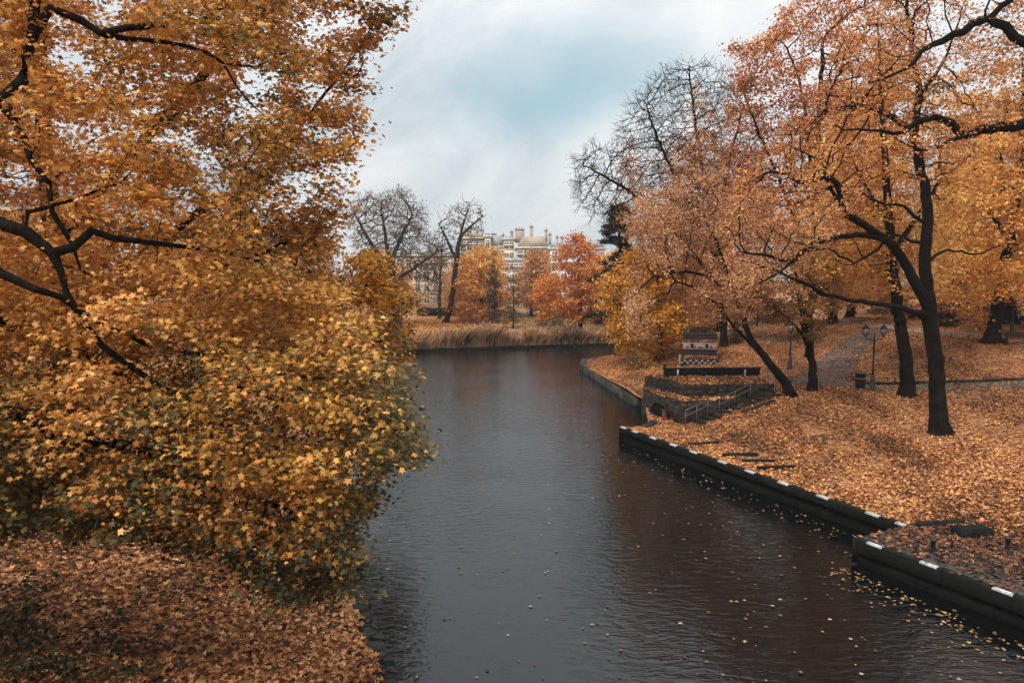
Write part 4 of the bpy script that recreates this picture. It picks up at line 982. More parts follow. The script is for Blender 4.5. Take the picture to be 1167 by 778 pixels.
tag(o, 'thick dark timber block on the landing, behind the two mooring posts', 'timber')

# ------------------------------------------------------------------ bank walls
def bank_wall(name, label, line, z0, z1, w, mat, jitter=.0, block=.9, cat='wall', inward=1, shift=0.0):
    g = G(); r = random.Random(5)
    for a, b in zip(line[:-1], line[1:]):
        a = np.array(a); b = np.array(b); d = b - a; Ln = np.linalg.norm(d); n = max(1, int(Ln / block)); rz = math.atan2(d[1], d[0]); nn = np.array([-d[1], d[0]]) / Ln * inward
        for i in range(n):
            p = a + d * (i + .5) / n + nn * (w / 2 - .08 + shift + r.uniform(-jitter, jitter)); zt = z1 + r.uniform(-jitter, jitter)
            g.box((p[0], p[1], (z0 + zt) / 2), (Ln / n * .97, w * r.uniform(1 - jitter, 1 + jitter), zt - z0), rz + r.uniform(-jitter, jitter) * .8, ch=.03 if jitter < .02 else .07)
    return tag(g.build(name, mat), label, cat)
lst = [(xL(y), y) for y in (4, 9, 14.6, 18.5, 24, 30, 36.5)]
bank_wall('stone_edging', 'dark rounded stones edging the left bank at the waterline', lst, -.6, .56, .42, M_KERB, .05, .36, 'stone edging', 1, -.22)
bank_wall('stone_edging', 'far stretch of stone edging along the left bank behind the boughs', [(xL(y), y) for y in (36.5, 55, 72.5)], -.5, .5, .4, M_KERB, .02, 1.2, 'stone edging', 1)
bank_wall('quay_wall', 'low quay wall with a pale top from the terrace to the tip of the right bank', [(7.6, 45), (6.75, 54), (5.9, 63), (6.4, 67), (10, 70), (18, 74)], -.5, .56, .5, stone_material('pale_quay', 1.2, (.02, .018, .015), (.07, .06, .05), (.015, .013, .01)), .01, 1.4, 'wall', -1)
bank_wall('timber_edging', 'low dark timber edging along the far bank below the reeds', [(-16, 72.5), (-9.7, 79.3), (0, 83), (14.2, 87.6), (30, 90.5)], -.5, .2, .3, M_TIMBER, .01, 2.4, 'edging', 1)
bank_wall('stone_edging', 'short rough stone edge between the dock end and the terrace', [(7.5, 39.2), (7.0, 38.2), (5.7, 36.5), (5.35, 35.6)], -.5, .36, .4, M_KERB, .04, .5, 'stone edging', 1)

# ------------------------------------------------------------------ stone terrace
tp = ptz
zt, zl = 2.1, 1.45
U = [tp(735, 428, zt), tp(758, 432.5, zt), tp(783, 439, zt), tp(835, 438.5, zt), tp(882, 437.5, zt)]
upper_front = [(p[0], p[1]) for p in U]
Lw = [tp(737, 445, zl), tp(751, 451, zl), tp(768, 455, zl), tp(778, 457.5, zl), tp(822, 456.5, zl), tp(860, 450, zl)]
lower_front = [(p[0], p[1]) for p in Lw]
ter = thing('stone_terrace', 'two-tiered rough stone terrace with an arched opening at the water', 'terrace', (10.5, 42, 0))
off = Vector((-10.5, -42, 0))
def rel(poly): return [(x - 10.5, y - 42) for x, y in poly]
def battered(g, poly, z0, z1, out=.12):
    """a wall round poly, its foot wider than its top, courses of uneven stone"""
    c = np.mean(poly, axis=0); n = len(poly); rows_ = 5; V_, F_ = [], []
    fine = []
    for i in range(n):
        a, b = np.array(poly[i]), np.array(poly[(i + 1) % n]); m = max(1, int(np.linalg.norm(b - a) / .3))
        fine += [a + (b - a) * j / m for j in range(m)]
    k = len(fine); r = np.random.default_rng(9)
    for q in range(rows_ + 1):
        f = q / rows_
        for p in fine:
            d = (p - c) / np.linalg.norm(p - c); jj = r.normal(0, .035) if 0 < q < rows_ else r.normal(0, .012)
            V_.append((*(p + d * (out * (1 - f) + jj)), z0 + (z1 - z0) * f))
    for q in range(rows_):
        for j in range(k): F_.append((q * k + j, q * k + (j + 1) % k, (q + 1) * k + (j + 1) % k, (q + 1) * k + j))
    F_.append(tuple(range(rows_ * k, (rows_ + 1) * k))); g.add(V_, F_)
bx0, by0 = U[0][0], U[0][1]
yb = tp(760, 428, zt)[1] + .6
g = G(); battered(g, rel(upper_front + [(U[4][0] + .3, yb), (bx0 + .9, yb)]), .2, zt, .18); g.build('upper_wall', M_STONE, ter)
g = G(); battered(g, rel(lower_front + [(Lw[-1][0], 42.5), (Lw[0][0], 43.2)]), -.6, zl, .28); g.build('lower_wall', M_STONE, ter)
# dark arch
fa, fb = np.array(Lw[1][:2]), np.array(Lw[3][:2])
ac = tp(748, 469, .55); nn = np.array([fb[1] - fa[1], -(fb[0] - fa[0])]); nn /= np.linalg.norm(nn)
if nn[1] > 0: nn = -nn
ctr = fa + (fb - fa) * .2 + nn * .245; dv = (fb - fa) / np.linalg.norm(fb - fa)
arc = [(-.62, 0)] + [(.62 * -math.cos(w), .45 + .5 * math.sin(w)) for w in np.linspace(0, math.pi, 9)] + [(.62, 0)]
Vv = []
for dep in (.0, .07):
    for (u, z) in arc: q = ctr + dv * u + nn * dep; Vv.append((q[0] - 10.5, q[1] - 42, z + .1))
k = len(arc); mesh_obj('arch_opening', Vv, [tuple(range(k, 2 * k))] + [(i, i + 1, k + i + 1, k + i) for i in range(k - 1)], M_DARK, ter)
g = G()
for i in range(9):
    w0, w1 = math.pi * i / 9, math.pi * (i + 1) / 9
    for_pts = [(.66, w0), (.66, w1), (.88, w1), (.88, w0)]
    P0 = []
    for dep in (-.05, .12):
        for (rr, w) in for_pts:
            q = ctr + dv * (-rr * math.cos(w)) + nn * dep; P0.append((q[0] - 10.5, q[1] - 42, .55 + .82 * rr * math.sin(w)))
    g.add(P0, [(0, 1, 2, 3)[::-1], (4, 5, 6, 7), (0, 1, 5, 4), (1, 2, 6, 5), (2, 3, 7, 6), (3, 0, 4, 7)])
g.build('arch_stones', M_STONE, ter)
# parapet behind the terrace floor
pa, pb = tp(757, 429, zt), tp(866, 428.5, zt)
par = thing('parapet', 'low black parapet along the back of the stone terrace', 'wall', ((pa[0] + pb[0]) / 2, (pa[1] + pb[1]) / 2, zt), math.atan2(pb[1] - pa[1], pb[0] - pa[0]))
lp = np.hypot(pb[0] - pa[0], pb[1] - pa[1])
g = G(); nb = 6
for i in range(nb): g.box((-lp / 2 + lp * (i + .5) / nb, .15, .22), (lp / nb - .015, .3, .48), ch=.02)
g.build('blocks', M_TIMBER, par); G().box((0, .15, .47), (lp + .1, .36, .05), ch=.01).build('coping', M_TIMBER, par)
for px in (774, 852): 
    q = tp(px, 430, zt); G().box((q[0] - par.location.x, -.04, .2), (.09, .07, .4)).build('pale_post', M_PAINT, par)
q = tp(757, 431, zt); tag(G().lathe((q[0], q[1], zt), [(.06, 0), (.05, .1), (.05, .75), (.075, .78), (.06, .85)], 8).build('iron_post', M_IRON), 'short black iron post at the left end of the terrace parapet', 'post')
# rail behind the parapet
q0, q1 = tp(768, 419, 2.35), tp(858, 418.5, 2.35)
rl = thing('railing', 'long low grey rail behind the terrace parapet in front of the kiosk', 'railing', (q0[0], q0[1], float(hgt(q0[0], q0[1]))), math.atan2(q1[1] - q0[1], q1[0] - q0[0]))
ll = np.hypot(*(q1 - q0)[:2]); zz_ = 2.35 - rl.location.z
G().tube([(0, 0, zz_), (ll, 0, zz_)], .03).tube([(0, 0, zz_ - .25), (ll, 0, zz_ - .25)], .025).build('bars', M_RAIL, rl)
for i in range(7): G().tube([(ll * i / 6, 0, -.1), (ll * i / 6, 0, zz_)], .025).build('upright', M_RAIL, rl)
# steps up the front of the terrace
st = thing('stone_steps', 'worn leaf-covered stone steps climbing right along the terrace front', 'steps', on(10.6, 37.6))
sa, sb = np.array(gp(790, 484)), np.array(gp(886, 451))
sdir = (sb - sa); rz = math.atan2(sdir[1], sdir[0]); perp = np.array([-math.sin(rz), math.cos(rz)])
for i in range(10):
    p = sa + sdir * (i + .3) / 10; z = float(hgt(p[0], p[1])) + .10
    wd = 2.0 - .05 * i
    G().box((p[0] - st.location.x, p[1] - st.location.y + .4, z - st.location.z), (.34, wd, .22), rz + random.uniform(-.06, .06), ch=.03).build('step', M_STONE, st)
ka, kb = gp(845, 472), gp(884, 458); d = kb - ka
o = G().box((0, 0, .06), (np.hypot(d[0], d[1]), .22, .2), ch=.03).build('step_border', M_KERB, st); o.location = Vector(((ka[0] + kb[0]) / 2, (ka[1] + kb[1]) / 2, (ka[2] + kb[2]) / 2)) - st.location; o.rotation_euler = (0, -math.atan2(d[2], np.hypot(d[0], d[1])), math.atan2(d[1], d[0]))
def handrail(label, a, b, Ya, Yb):
    A = pt(*a, Ya); B = pt(*b, Yb); r = thing('handrail', label, 'handrail', tuple(A)); v = B - A
    G().tube([(0, 0, 0), tuple(v)], .028).build('top_bar', M_RAIL, r); G().tube([(0, 0, -.3), tuple(v + np.array([0, 0, -.3]))], .022).build('lower_bar', M_RAIL, r)
    for f in (0.02, .5, .98):
        q = A + v * f; zg = min(float(hgt(q[0], q[1])), q[2] - .5); G().tube([tuple(v * f), tuple(v * f + np.array([0, 0, zg - q[2]]))], .022).build('upright', M_RAIL, r)
handrail('lower grey handrail slanting down to the foot of the steps', (781, 467.5), (807, 455.5), 37.6, 38.2)
handrail('upper grey handrail slanting up to the terrace floor', (819, 455), (856, 436.5), 38.4, 39.6)
# small hoop fence at the head of the steps
fa_, fb_ = gp(884, 447), gp(913, 448)
hf = thing('hoop_fence', 'short iron hoop fence between the steps and the path', 'fence', tuple(fa_), math.atan2(fb_[1] - fa_[1], fb_[0] - fa_[0])); lf = np.hypot(*(fb_ - fa_)[:2])
for i in range(5):
    x = lf * i / 5; wv = lf / 5 * .8
    G().tube([(x, 0, -.1), (x, 0, .75), (x + wv * .15, 0, .83), (x + wv * .85, 0, .83), (x + wv, 0, .75), (x + wv, 0, -.1)], .02, 6).build('hoop', M_RAIL, hf)
G().tube([(0, 0, .4), (lf, 0, .4)], .015, 6).build('cross_bar', M_RAIL, hf)
# rusty cabinet by the arch
q = tp(759, 481.5, .12); cab = thing('metal_cabinet', 'rusty red-brown cabinet beside the dark arch of the terrace', 'cabinet', (q[0], q[1] - .1, .1), .1)
G().box((0, 0, .36), (.42, .36, .72), ch=.015).build('body', M_RUST, cab); G().box((0, -.187, .36), (.34, .012, .6)).build('door', M_RUST, cab); G().box((0, 0, .735), (.5, .44, .03)).build('lid', M_RUST, cab)

# ------------------------------------------------------------------ kiosk
kq = gp(797, 416); kx, ky = kq[0], kq[1]; kz = float(hgt(kx, ky))
kio = thing('stepped_stand', 'stepped stand of dark and white boards with flower rows, behind the stone terrace', 'stand', (kx, ky, kz), -math.atan2(kx, ky))
kw = 42 * ky / FPX
M_CHAR = plain('charcoal_board', (.022, .022, .023), .85, .2, .3, 3); M_PWHITE = plain('painted_board', (.27, .22, .20), .7, .2, .2, 4); M_REDP = plain('red_paint', (.26, .05, .045), .6, .3, .2, 5)
def tier(y0, depth, zb0, zt0, w, mat, name):
    g = G(); nbd = 3
    for i in range(nbd): g.box((random.uniform(-.01, .01), y0 + .03, zb0 + (zt0 - zb0) * (i + .5) / nbd), (w, .05, (zt0 - zb0) / nbd - .012), ch=.006)
    g.box((0, y0 + .06 + depth / 2, zt0 - .03), (w, depth, .05), ch=.006)
    for sx in (-1, 1): g.box((sx * (w / 2 - .05), y0 + depth / 2 + .06, (zb0 + zt0) / 2 - .04), (.05, depth, zt0 - zb0 - .06))
    return g.build(name, mat, kio)
tier(0, .95, -.1, .44, kw, M_CHAR, 'lower_tier')
g = G(); m_ = 13
for i in range(m_):
    for jj in range(2):
        if (i + jj) % 2 == 0: g.box((-kw / 2 + kw * (i + .5) / m_, -.012, .07 + .15 * (jj + .5)), (kw / m_ * .96, .03, .145))
g.build('checked_skirt', M_PWHITE, kio)
G().box((-kw / 2 - .06, .0, .3), (.12, .14, .85), ch=.01).build('side_post', M_PWHITE, kio)
tier(1.02, .7, .40, 1.02, kw * .9, M_CHAR, 'middle_tier')
g = G(); g.box((0, 1.0, 1.25), (kw * .92, .05, .44), ch=.01); g.box((0, 1.2, 1.475), (kw * .94, .5, .03), ch=.005); g.build('counter_board', M_PWHITE, kio)
for x, w_ in ((-.55, .2), (.5, .18)): G().box((x, .965, 1.30), (w_, .03, .28)).build('hatch', M_DARK, kio)
for x in (-.86, -.36, .78): G().box((x, .968, 1.24), (.14, .025, .2)).build('poster', M_REDP, kio)
G().box((.05, .968, 1.18), (.3, .025, .12)).build('poster', M_RUST, kio)
tier(2.1, .8, 1.45, 2.12, kw * .95, M_CHAR, 'upper_tier')
g = G()
for sx in (-1, 1): g.box((sx * kw * .46, 2.2, .75), (.08, .08, 1.6)); g.box((sx * kw * .46, 2.85, 1.0), (.08, .08, 2.1))
g.build('posts', M_IRON, kio)
def row(y0, y1, z, n):
    P = np.stack([rng.uniform(-kw / 2 + .1, kw / 2 - .1, n), rng.uniform(y0, y1, n), z + rng.uniform(0, .2, n)], 1)
    leaf_mesh('flower_row', P, rng.normal(0, 1, (n, 3)) + np.array([0, 0, .8]), .085, palette_pick(P, cols((60, 44, 28), (130, 72, 40), (186, 112, 60), (206, 150, 100)), .5), O_QUAD, M_LEAF, kio)
row(.1, .95, .44, 700); row(1.3, 2.05, 1.5, 600)

# ------------------------------------------------------------------ lamps, bin, benches
def lantern(g_parent, x, z, s=1.0):
    la = G().lathe((x, 0, z - .02), [(.05 * s, 0), (.06 * s, .04), (.10 * s, .05)], 6).lathe((x, 0, z + .46 * s), [(.21 * s, 0), (.22 * s, .03), (.12 * s, .14), (.04 * s, .19), (.03 * s, .28), (.008, .34)], 6)
    for k_ in range(6):
        w = 2 * math.pi * (k_ + .5) / 6; la.tube([(x + .10 * s * math.cos(w), .10 * s * math.sin(w), z + .03), (x + .19 * s * math.cos(w), .19 * s * math.sin(w), z + .47 * s)], .012, 4)
    o = la.build('lantern', M_IRON, g_parent); G().lathe((x, 0, z + .04), [(.085 * s, 0), (.17 * s, .42 * s)], 6).build('glass', M_LANTERN, o)
def lamp(label, p, h, double, rz=0.0):
    r = thing('street_lamp', label, 'lamp', (p[0], p[1], float(hgt(p[0], p[1]))), rz)
    G().lathe((0, 0, -.05), [(.2, 0), (.2, .12), (.15, .18), (.14, .7), (.11, .75), (.09, 1.0)], 10).build('base', M_IRON, r, False)
    top = h - (1.15 if double else .8)
    G().lathe((0, 0, .9), [(.075, 0), (.06, .3), (.075, .34), (.055, .4), (.048, top - .95), (.07, top - .9)], 10).build('pole', M_IRON, r, True)
    if double:
        G().tube([(-.5, 0, top + .28), (-.5, 0, top + .2), (-.4, 0, top + .1), (-.2, 0, top + .12), (0, 0, top), (.2, 0, top + .12), (.4, 0, top + .1), (.5, 0, top + .2), (.5, 0, top + .28)], .03, 6).tube([(0, 0, top - .1), (0, 0, top + .4), (0, 0, top + .5)], [.04, .03, .01], 6).build('bracket', M_IRON, r)
        lantern(r, -.5, top + .28, .92); lantern(r, .5, top + .28, .92)
    else: lantern(r, 0, top, 1.2)
    return r
lp1 = gp(994, 445.5); lamp('black cast-iron lamp with two lanterns beside the waste bin', lp1, 81 * lp1[1] / FPX, True)
lp2 = gp(900, 421); lamp('slim single-lantern lamp left of the path, above the leaning tree', lp2, 56 * lp2[1] / FPX, False)
lp3 = gp(1153, 379); lamp('single-lantern lamp beyond the upper path at the right edge', lp3, 62 * lp3[1] / FPX, False)
bq = gp(980, 443); wb = thing('waste_bin', 'black cylindrical waste bin beside the two-lantern lamp', 'bin', (bq[0], bq[1], float(hgt(bq[0], bq[1]))))
G().lathe((0, 0, -.02), [(.24, 0), (.27, .04), (.29, .85), (.31, .87), (.31, .93), (.25, .95)], 14).build('body', M_IRON, wb); G().lathe((0, 0, .55), [(.292, 0), (.298, .02), (.298, .06), (.292, .08)], 14).build('band', M_RAIL, wb)
M_BENCH = plain('bench_wood', (.03, .024, .02), .7, .3, .3, 4)
def bench(label, p, rz=0.0, m=M_BENCH):
    r = thing('park_bench', label, 'bench', (p[0], p[1], float(hgt(p[0], p[1]))), rz)
    g = G(); [g.box((0, -.18 + .12 * i, .45), (1.8, .1, .04), ch=.008) for i in range(4)]; g.build('seat', m, r)
    g = G(); [g.box((0, .26 + .03 * i, .60 + .13 * i), (1.8, .03, .1), tilt=(-.2, 0), ch=.006) for i in range(3)]; g.build('backrest', m, r)
    for sx in (-.75, .75): G().box((sx, .04, .22), (.06, .5, .44)).box((sx, .28, .62), (.05, .05, .5), tilt=(-.2, 0)).build('leg', M_IRON, r)
    return r
bench('dark park bench on the hill crest left of the walkers', gp(871, 370.5), .05)
bench('dark bench at the far right edge of the upper path', gp(1160, 393), 2.9)
b3 = gp(1155, 366); bench('dark bench beyond the upper path, near the right lamp', b3, .1)

# ------------------------------------------------------------------ people
def person(label, p, height, jacket, trousers, rz=0.0, hair=(.03, .02, .015), stride=.28):
    k = height / 1.75
    J = {'pelvis': (0, 0, .95), 'waist': (0, 0, 1.1), 'chest': (0, -.01, 1.32), 'neck': (0, 0, 1.48), 'neck2': (0, -.01, 1.55), 'head': (0, -.02, 1.64), 'crown': (0, -.01, 1.735)}
    for s_, sx in (('l', 1), ('r', -1)):
        f = stride * sx * .5
        J.update({'hip' + s_: (.10 * sx, 0, .9), 'knee' + s_: (.10 * sx, -f * .6 - .03, .5), 'ank' + s_: (.10 * sx, -f, .09), 'toe' + s_: (.11 * sx, -f - .16, .03),
                  'sh' + s_: (.19 * sx, 0, 1.40), 'el' + s_: (.25 * sx, f * .5 + .03, 1.13), 'wr' + s_: (.25 * sx, f * .9 - .06, .90), 'ha' + s_: (.245 * sx, f * .95 - .09, .80)})
    rad = {'pelvis': .15, 'waist': .135, 'chest': .16, 'neck': .075, 'neck2': .055, 'head': .095, 'crown': .06, 'hip': .095, 'knee': .062, 'ank': .045, 'toe': .04, 'sh': .075, 'el': .052, 'wr': .038, 'ha': .036}
    E = [('pelvis', 'waist'), ('waist', 'chest'), ('chest', 'neck'), ('neck', 'neck2'), ('neck2', 'head'), ('head', 'crown')]
    for s_ in 'lr': E += [('pelvis', 'hip' + s_), ('hip' + s_, 'knee' + s_), ('knee' + s_, 'ank' + s_), ('ank' + s_, 'toe' + s_), ('chest', 'sh' + s_), ('sh' + s_, 'el' + s_), ('el' + s_, 'wr' + s_), ('wr' + s_, 'ha' + s_)]
    names = list(J); me = bpy.data.meshes.new('person'); me.from_pydata([tuple(c * k for c in J[n]) for n in names], [(names.index(a), names.index(b)) for a, b in E], [])
    tmp = bpy.data.objects.new('person', me); C.objects.link(tmp); tmp.modifiers.new('skin', 'SKIN')
    for i, n in enumerate(names):
        r_ = rad.get(n, rad.get(n[:-1], .05)) * k; sv = me.skin_vertices[0].data[i]; sv.radius = (r_, r_); sv.use_root = (n == 'pelvis')
    ss = tmp.modifiers.new('sub', 'SUBSURF'); ss.levels = 2; ss.render_levels = 2
    dg = bpy.context.evaluated_depsgraph_get(); m2 = bpy.data.meshes.new_from_object(tmp.evaluated_get(dg)); bpy.data.objects.remove(tmp)
    m2.name = 'person'; m2.materials.clear()
    for m_ in (plain('skin', (.42, .26, .19), .6, .3, .08), jacket, trousers, plain('hair', hair, .7, .3, .2), M_DARK): m2.materials.append(m_)
    for f in m2.polygons:
        c = f.center / k; i = 1
        if c.z > 1.53: i = 3 if (c.z > 1.68 or c.y > .02) else 0
        elif c.z < .10: i = 4
        elif c.z < .92 and abs(c.x) < .2: i = 2
        elif c.z < .87: i = 0
        f.material_index = i; f.use_smooth = True
    o = bpy.data.objects.new('person', m2); C.objects.link(o); o.location = (p[0], p[1], float(hgt(p[0], p[1])) + .05); o.rotation_euler = (0, 0, rz)
    tag(o, label, 'person'); return o
M_NAVY = plain('navy_cloth', (.03, .045, .08), .85, .2, .2, 5); M_BLACKC = plain('black_cloth', (.012, .012, .015), .85, .2, .2, 5); M_GREYC = plain('grey_cloth', (.24, .24, .26), .85, .2, .2, 5); M_BLUEC = plain('blue_cloth', (.10, .16, .28), .85, .2, .2, 5); M_TANC = plain('tan_cloth', (.3, .2, .13), .85, .2, .2, 5)
person('person in a dark coat standing on the hill crest right of the bench', gp(886.5, 371), 1.75, M_NAVY, M_BLACKC, .3, stride=.12)
person('person in a pale grey jacket walking on the hill crest', gp(897, 372), 1.7, M_GREYC, M_NAVY, -.8)
person('person in a blue jacket and black shoes walking on the upper path', gp(1107, 384.5), 1.78, M_BLUEC, M_TANC, -1.3, stride=.5)

# ------------------------------------------------------------------ cars
def car(label, x, y, rz, paint):
    r = thing('parked_car', label, 'car', on(x, y), rz); w = .86
    prof = [(-2.1, .35), (-2.12, .75), (-1.9, .95), (-1.3, 1.0), (-.75, 1.42), (.9, 1.45), (1.65, 1.0), (2.05, .9), (2.1, .4)]
    n = len(prof); V_ = []
    for sy, s_ in ((-1, 1), (1, 1)):
        for (a, z) in prof: V_.append((a, sy * w * (1 - max(0, z - .95) * .28), z))
    F_ = [tuple(range(n)), tuple(range(2 * n - 1, n - 1, -1))] + [(i, i + n, (i + 1) % n + n, (i + 1) % n) for i in range(n)]
    mesh_obj('body', V_, F_, paint, r)
    for sy in (-1, 1):
        g = G(); yq = lambda z: sy * (w * (1 - max(0, z - .95) * .28) + .008)
        for a in ([(-1.15, 1.04), (-.70, 1.36), (0, 1.38), (0, 1.04)], [(.08, 1.04), (.08, 1.38), (.85, 1.39), (1.45, 1.04)]):
            g.add([(x_, yq(z), z) for x_, z in a] + [(x_, yq(z) - sy * .03, z) for x_, z in a], [(0, 1, 2, 3), (7, 6, 5, 4)])
        g.build('side_window', M_GLASS, r)
        for x_ in (-1.3, 1.3):
            g = G(); V2 = []; kk = 14
            wl = G(); wl.tube([(x_, sy * .72, .32), (x_, sy * .88, .32)], .32, 14).build('wheel', M_IRON, r)
    return r
PAINTS = [plain('red_car_paint', (.30, .03, .03), .25, .5, .05), plain('white_car_paint', (.7, .7, .7), .25, .5, .05), plain('grey_car_paint', (.12, .13, .14), .25, .5, .05)]
cq = gp(1090, 368); car('red car parked behind the hill, beside the dark bush', cq[0], cq[1] + 4, .05, PAINTS[0])
car('white car parked far behind the reeds, right of the slim trees', 7.5, 130, .02, PAINTS[1])
car('dark grey car parked far behind the lawn, near the yellow maple', -1.5, 131, .02, PAINTS[2])
car('white car parked far behind the lawn under the red maple', 13.5, 130, .02, PAINTS[1])
ribbon('road', [(-60, 131), (0, 131), (60, 131)], 7, M_PATH, .05, step=2)
# hedge line before the road
g = [];
P = np.stack([rng.uniform(-16, -1, 5000), 125 + rng.normal(0, .35, 5000), np.zeros(5000)], 1); P[:, 2] = hgt(P[:, 0], P[:, 1]) + rng.uniform(0, 1.3, 5000)
tag(leaf_mesh('hedge', P, rng.normal(0, 1, (5000, 3)), .25, palette_pick(P, cols((40, 34, 28), (58, 46, 34), (80, 60, 42)), 1.), O_QUAD, M_LEAF), 'long dark clipped hedge behind the far lawn', 'hedge')

# ------------------------------------------------------------------ reeds, litter, floating leaves
n = 15000; x = rng.uniform(-13.5, 13.8, n); yb_ = yF(x) + rng.uniform(-.15, 4.6, n) * np.clip((14.5 - x) / 8, .35, 1)
h = (1.25 + .75 * lump(np.stack([x, yb_, 0 * x], 1), 1.3).clip(-.9, 1.2) * .75 + rng.normal(0, .32, n)).clip(.35, 2.9) * np.clip((x + 14.5) / 4, .45, 1) * np.clip(1.0 - x * .02, .66, .95)
zb_ = hgt(x, yb_); ln = rng.normal(0, .26, (n, 2)) + np.array([.10, 0]); w_ = .045; ang = rng.uniform(0, 3.14, n); ux, uy = np.cos(ang) * w_, np.sin(ang) * w_
b0 = np.stack([x, yb_, zb_ - .1], 1); m0 = b0 + np.stack([ln[:, 0] * .4 * h, ln[:, 1] * .4 * h, h * .62], 1); t0_ = b0 + np.stack([ln[:, 0] * h * 1.2, ln[:, 1] * h * 1.2, h], 1); uu = np.stack([ux, uy, 0 * ux], 1)
Vv = np.stack([b0 - uu * .7, b0 + uu * .7, m0 + uu, t0_ + uu * 1.5, t0_ - uu * .5, m0 - uu], 1).reshape(-1, 3)
cr_ = palette_pick(b0, cols((104, 82, 62), (152, 114, 84), (182, 138, 102), (196, 156, 118), (150, 122, 86)), 2.5)
tag(mesh_obj('reeds', Vv, np.arange(n * 6).reshape(n, 6), M_REED, cols=np.repeat(cr_, 6, 0)), 'tan dry reeds along the far bank', 'reeds', kind='stuff')

def scatter_litter(name, x, y, size, outline, pal, label, z=None, lift=.03, tilt=.35, curl=.8):
    n = len(x); zg = hgt(x, y) if z is None else z
    P = np.stack([x, y, zg + lift + rng.uniform(0, .03, n)], 1); nv = rng.normal(0, tilt, (n, 3)); nv[:, 2] = 1
    return tag(leaf_mesh(name, P, nv, size, palette_pick(P, pal, 1.4, rng, .3, .2), outline, M_LITTER, curl=-curl), label, 'leaves', kind='stuff')
LIT = cols((44, 30, 21), (96, 60, 36), (156, 95, 51), (196, 128, 73), (210, 154, 100))
def thin_out(x, y, line, w, keepp=.12):
    k = np.ones(len(x), bool); line = np.array(line)[:, :2]; d = np.full(len(x), 1e9)
    for a, b in zip(line[:-1], line[1:]):
        v = b - a; t = np.clip(((x - a[0]) * v[0] + (y - a[1]) * v[1]) / (v @ v), 0, 1); d = np.minimum(d, np.hypot(x - a[0] - t * v[0], y - a[1] - t * v[1]))
    return (d > w / 2) | (rng.uniform(0, 1, len(x)) < keepp)
# right bank: density falls with distance
m = 520000; y = 15 + 60 * rng.uniform(0, 1, m) ** 1.7; x = xR(y) + .15 + rng.uniform(0, 1, m) ** 1.15 * 38
k = (np.abs((x) / y) < .95) & thin_out(x, y, low_path, 2.0, .45) & thin_out(x, y, [gp(930, 436), gp(946, 422), gp(962, 402), gp(985, 384), gp(1012, 373)], 2.6, .4)
k &= rng.uniform(0, 1, m) < np.clip(.72 + .45 * lump(np.stack([x, y, 0 * x], 1), 1.1) + .25 * lump(np.stack([y, x, 0 * x], 1), .35), .16, 1)
# the dock tops, the terrace and the steep foot keep their own leaves
k &= ~inpoly(x, y, [(9.4, 20.1), (12.9, 13.2), (15.9, 14.8), (12.4, 21.6)])
x, y = x[k], y[k]
scatter_litter('fallen_leaves', x, y, .105, O_QUAD, LIT, 'fallen orange leaves covering the right bank')
# landing stage and ground behind it: fewer, duller leaves
m = 5200; a_, b_ = rng.uniform(0, L2, m), rng.uniform(.02, 3.4, m) ; d_ = np.array([math.cos(rz2), math.sin(rz2)]); nrm2 = np.array([-d_[1], d_[0]])
keep_ = rng.uniform(0, 1, m) < np.clip(.12 + b_ * .5, 0, 1); a_, b_ = a_[keep_], b_[keep_]
x = e2a[0] + d_[0] * a_ + nrm2[0] * b_; y = e2a[1] + d_[1] * a_ + nrm2[1] * b_
scatter_litter('deck_leaves', x, y, .12, O_MID, cols((58, 40, 30), (98, 64, 44), (140, 90, 60), (160, 112, 80)), 'brown leaves scattered over the landing stage', z=np.full(len(x), .752), lift=.008)
# terrace floor and ledge
m = 5200; x = rng.uniform(7.5, 15, m); y = rng.uniform(37.8, 45.6, m); up_ = inpoly(x, y, upper_front + [(U[4][0] + .3, yb), (bx0 + .9, yb)]); lo_ = inpoly(x, y, lower_front + [(Lw[-1][0], 42.5), (Lw[0][0], 43.2)]) & ~up_
k = up_ | lo_; x, y = x[k], y[k]; scatter_litter('terrace_leaves', x, y, .13, O_QUAD, LIT[1:], 'fallen leaves on the terrace floor and ledge', z=np.where(up_[k], zt, zl) , lift=.012)
# left bank, near: bigger, shaped leaves
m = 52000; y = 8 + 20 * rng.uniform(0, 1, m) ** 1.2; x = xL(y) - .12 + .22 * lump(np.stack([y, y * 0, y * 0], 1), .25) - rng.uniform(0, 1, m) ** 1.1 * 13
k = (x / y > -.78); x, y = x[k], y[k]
scatter_litter('fallen_leaves', x, y, .11, O_MID, cols((26, 22, 15), (60, 40, 24), (118, 72, 38), (176, 112, 64), (206, 150, 102)), 'fallen leaves covering the left bank')  # leaf colours darkened to stand in for shade below the boughs
# patches of dark green undergrowth among them
m = 16000; y = 9 + 9 * rng.uniform(0, 1, m); x = xL(y) - .5 - rng.uniform(0, 1, m) * 11; k = lump(np.stack([x, y, 0 * x], 1), .6) * .7 + np.clip((14.2 - y) / 2.2, -1, .9) + np.clip((-5.5 - x) / 2.5, -1, .5) > .9; x, y = x[k], y[k]
P = np.stack([x, y, hgt(x, y) + rng.uniform(.02, .28, len(x))], 1); nv = rng.normal(0, .6, (len(x), 3)); nv[:, 2] += .9
tag(leaf_mesh('undergrowth', P, nv, .10, palette_pick(P, cols((22, 28, 16), (36, 42, 24), (56, 58, 32), (90, 78, 38)), .7), O_OVAL, M_LEAF), 'dark green low undergrowth among leaves on the left bank', kind='stuff')
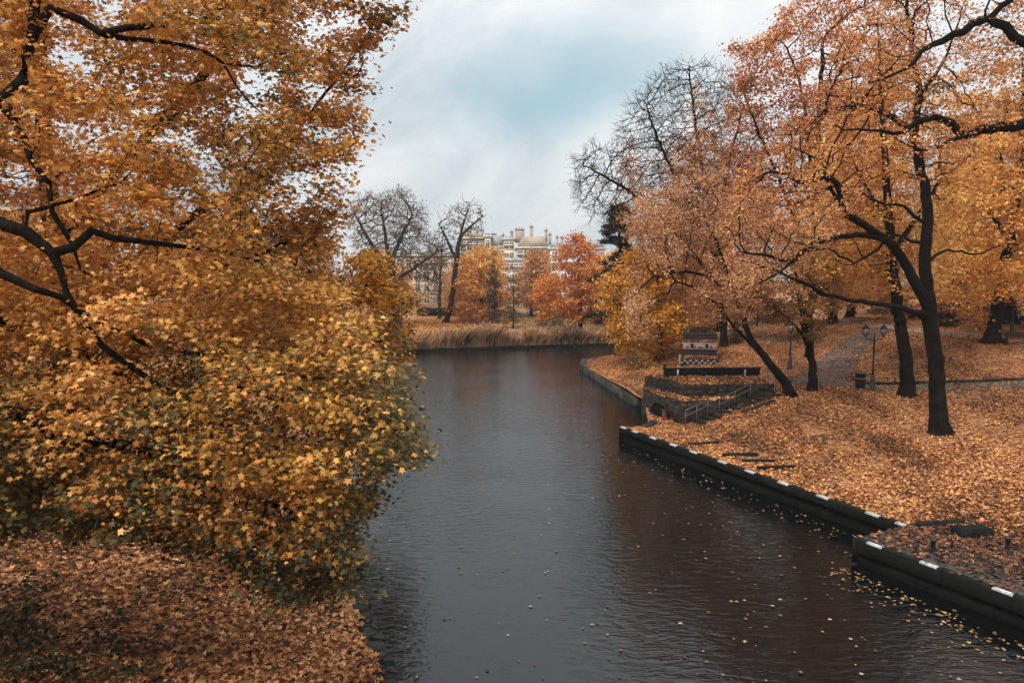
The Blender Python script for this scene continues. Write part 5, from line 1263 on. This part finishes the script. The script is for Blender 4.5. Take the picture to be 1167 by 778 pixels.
# far lawn leaves
m = 9000; x = rng.uniform(-22, 6, m); y = rng.uniform(86, 118, m); k = y > yF(x) + 4; k &= rng.uniform(0, 1, m) < np.clip((4 - x) / 12, .05, 1); x, y = x[k], y[k]
scatter_litter('lawn_leaves', x, y, .3, O_QUAD, cols((190, 120, 50), (214, 142, 62), (226, 164, 88)), 'yellow leaves on the far lawn')
# floating leaves
def floaters(n, X, Yf): 
    return X, Yf
m = 1300; y = 12 + 50 * rng.uniform(0, 1, m) ** 1.6; f = rng.uniform(0, 1, m); x = xL(y) + .6 + (xR(y) - xL(y) - 1.0) * f
k = rng.uniform(0, 1, m) < .30 + .7 * f ** 2; x, y = x[k], y[k]
xa = []; ya = []
for _ in range(200):                                   # a drift along the landing stage
    t = rng.uniform(0, 1); q = np.array(e2a) + (np.array(e2b) - np.array(e2a)) * t * .8 - nrm2 * (.4 + abs(rng.normal(0, .55)) + t * .3); xa.append(q[0]); ya.append(q[1])
for _ in range(110):
    t = rng.uniform(0, 1); q = np.array(e1b) + (np.array(e1a) - np.array(e1b)) * t - np.array([-math.sin(rz1), math.cos(rz1)]) * (.2 + abs(rng.normal(0, .8))); xa.append(q[0]); ya.append(q[1])
x = np.append(x, xa); y = np.append(y, ya)
scatter_litter('floating_leaves', x, y, .085, O_MID, cols((70, 52, 34), (112, 82, 46), (150, 110, 62), (176, 148, 108)), 'yellow leaves floating on the canal', z=np.zeros(len(x)), lift=.004, tilt=.05, curl=.12)

# ------------------------------------------------------------------ haze
hm = bpy.data.materials.new('haze'); hm.use_nodes = True; hn = hm.node_tree; hn.nodes.clear()
pv = N(hn, 'ShaderNodeVolumePrincipled'); pv.inputs['Color'].default_value = (.86, .90, .94, 1); pv.inputs['Density'].default_value = 0.00032; pv.inputs['Anisotropy'].default_value = 0.2
ho = N(hn, 'ShaderNodeOutputMaterial'); L(hn, pv.outputs[0], ho.inputs['Volume'])
tag(G().box((0, 400, 18), (1900, 1300, 41)).build('haze', hm), kind='stuff')
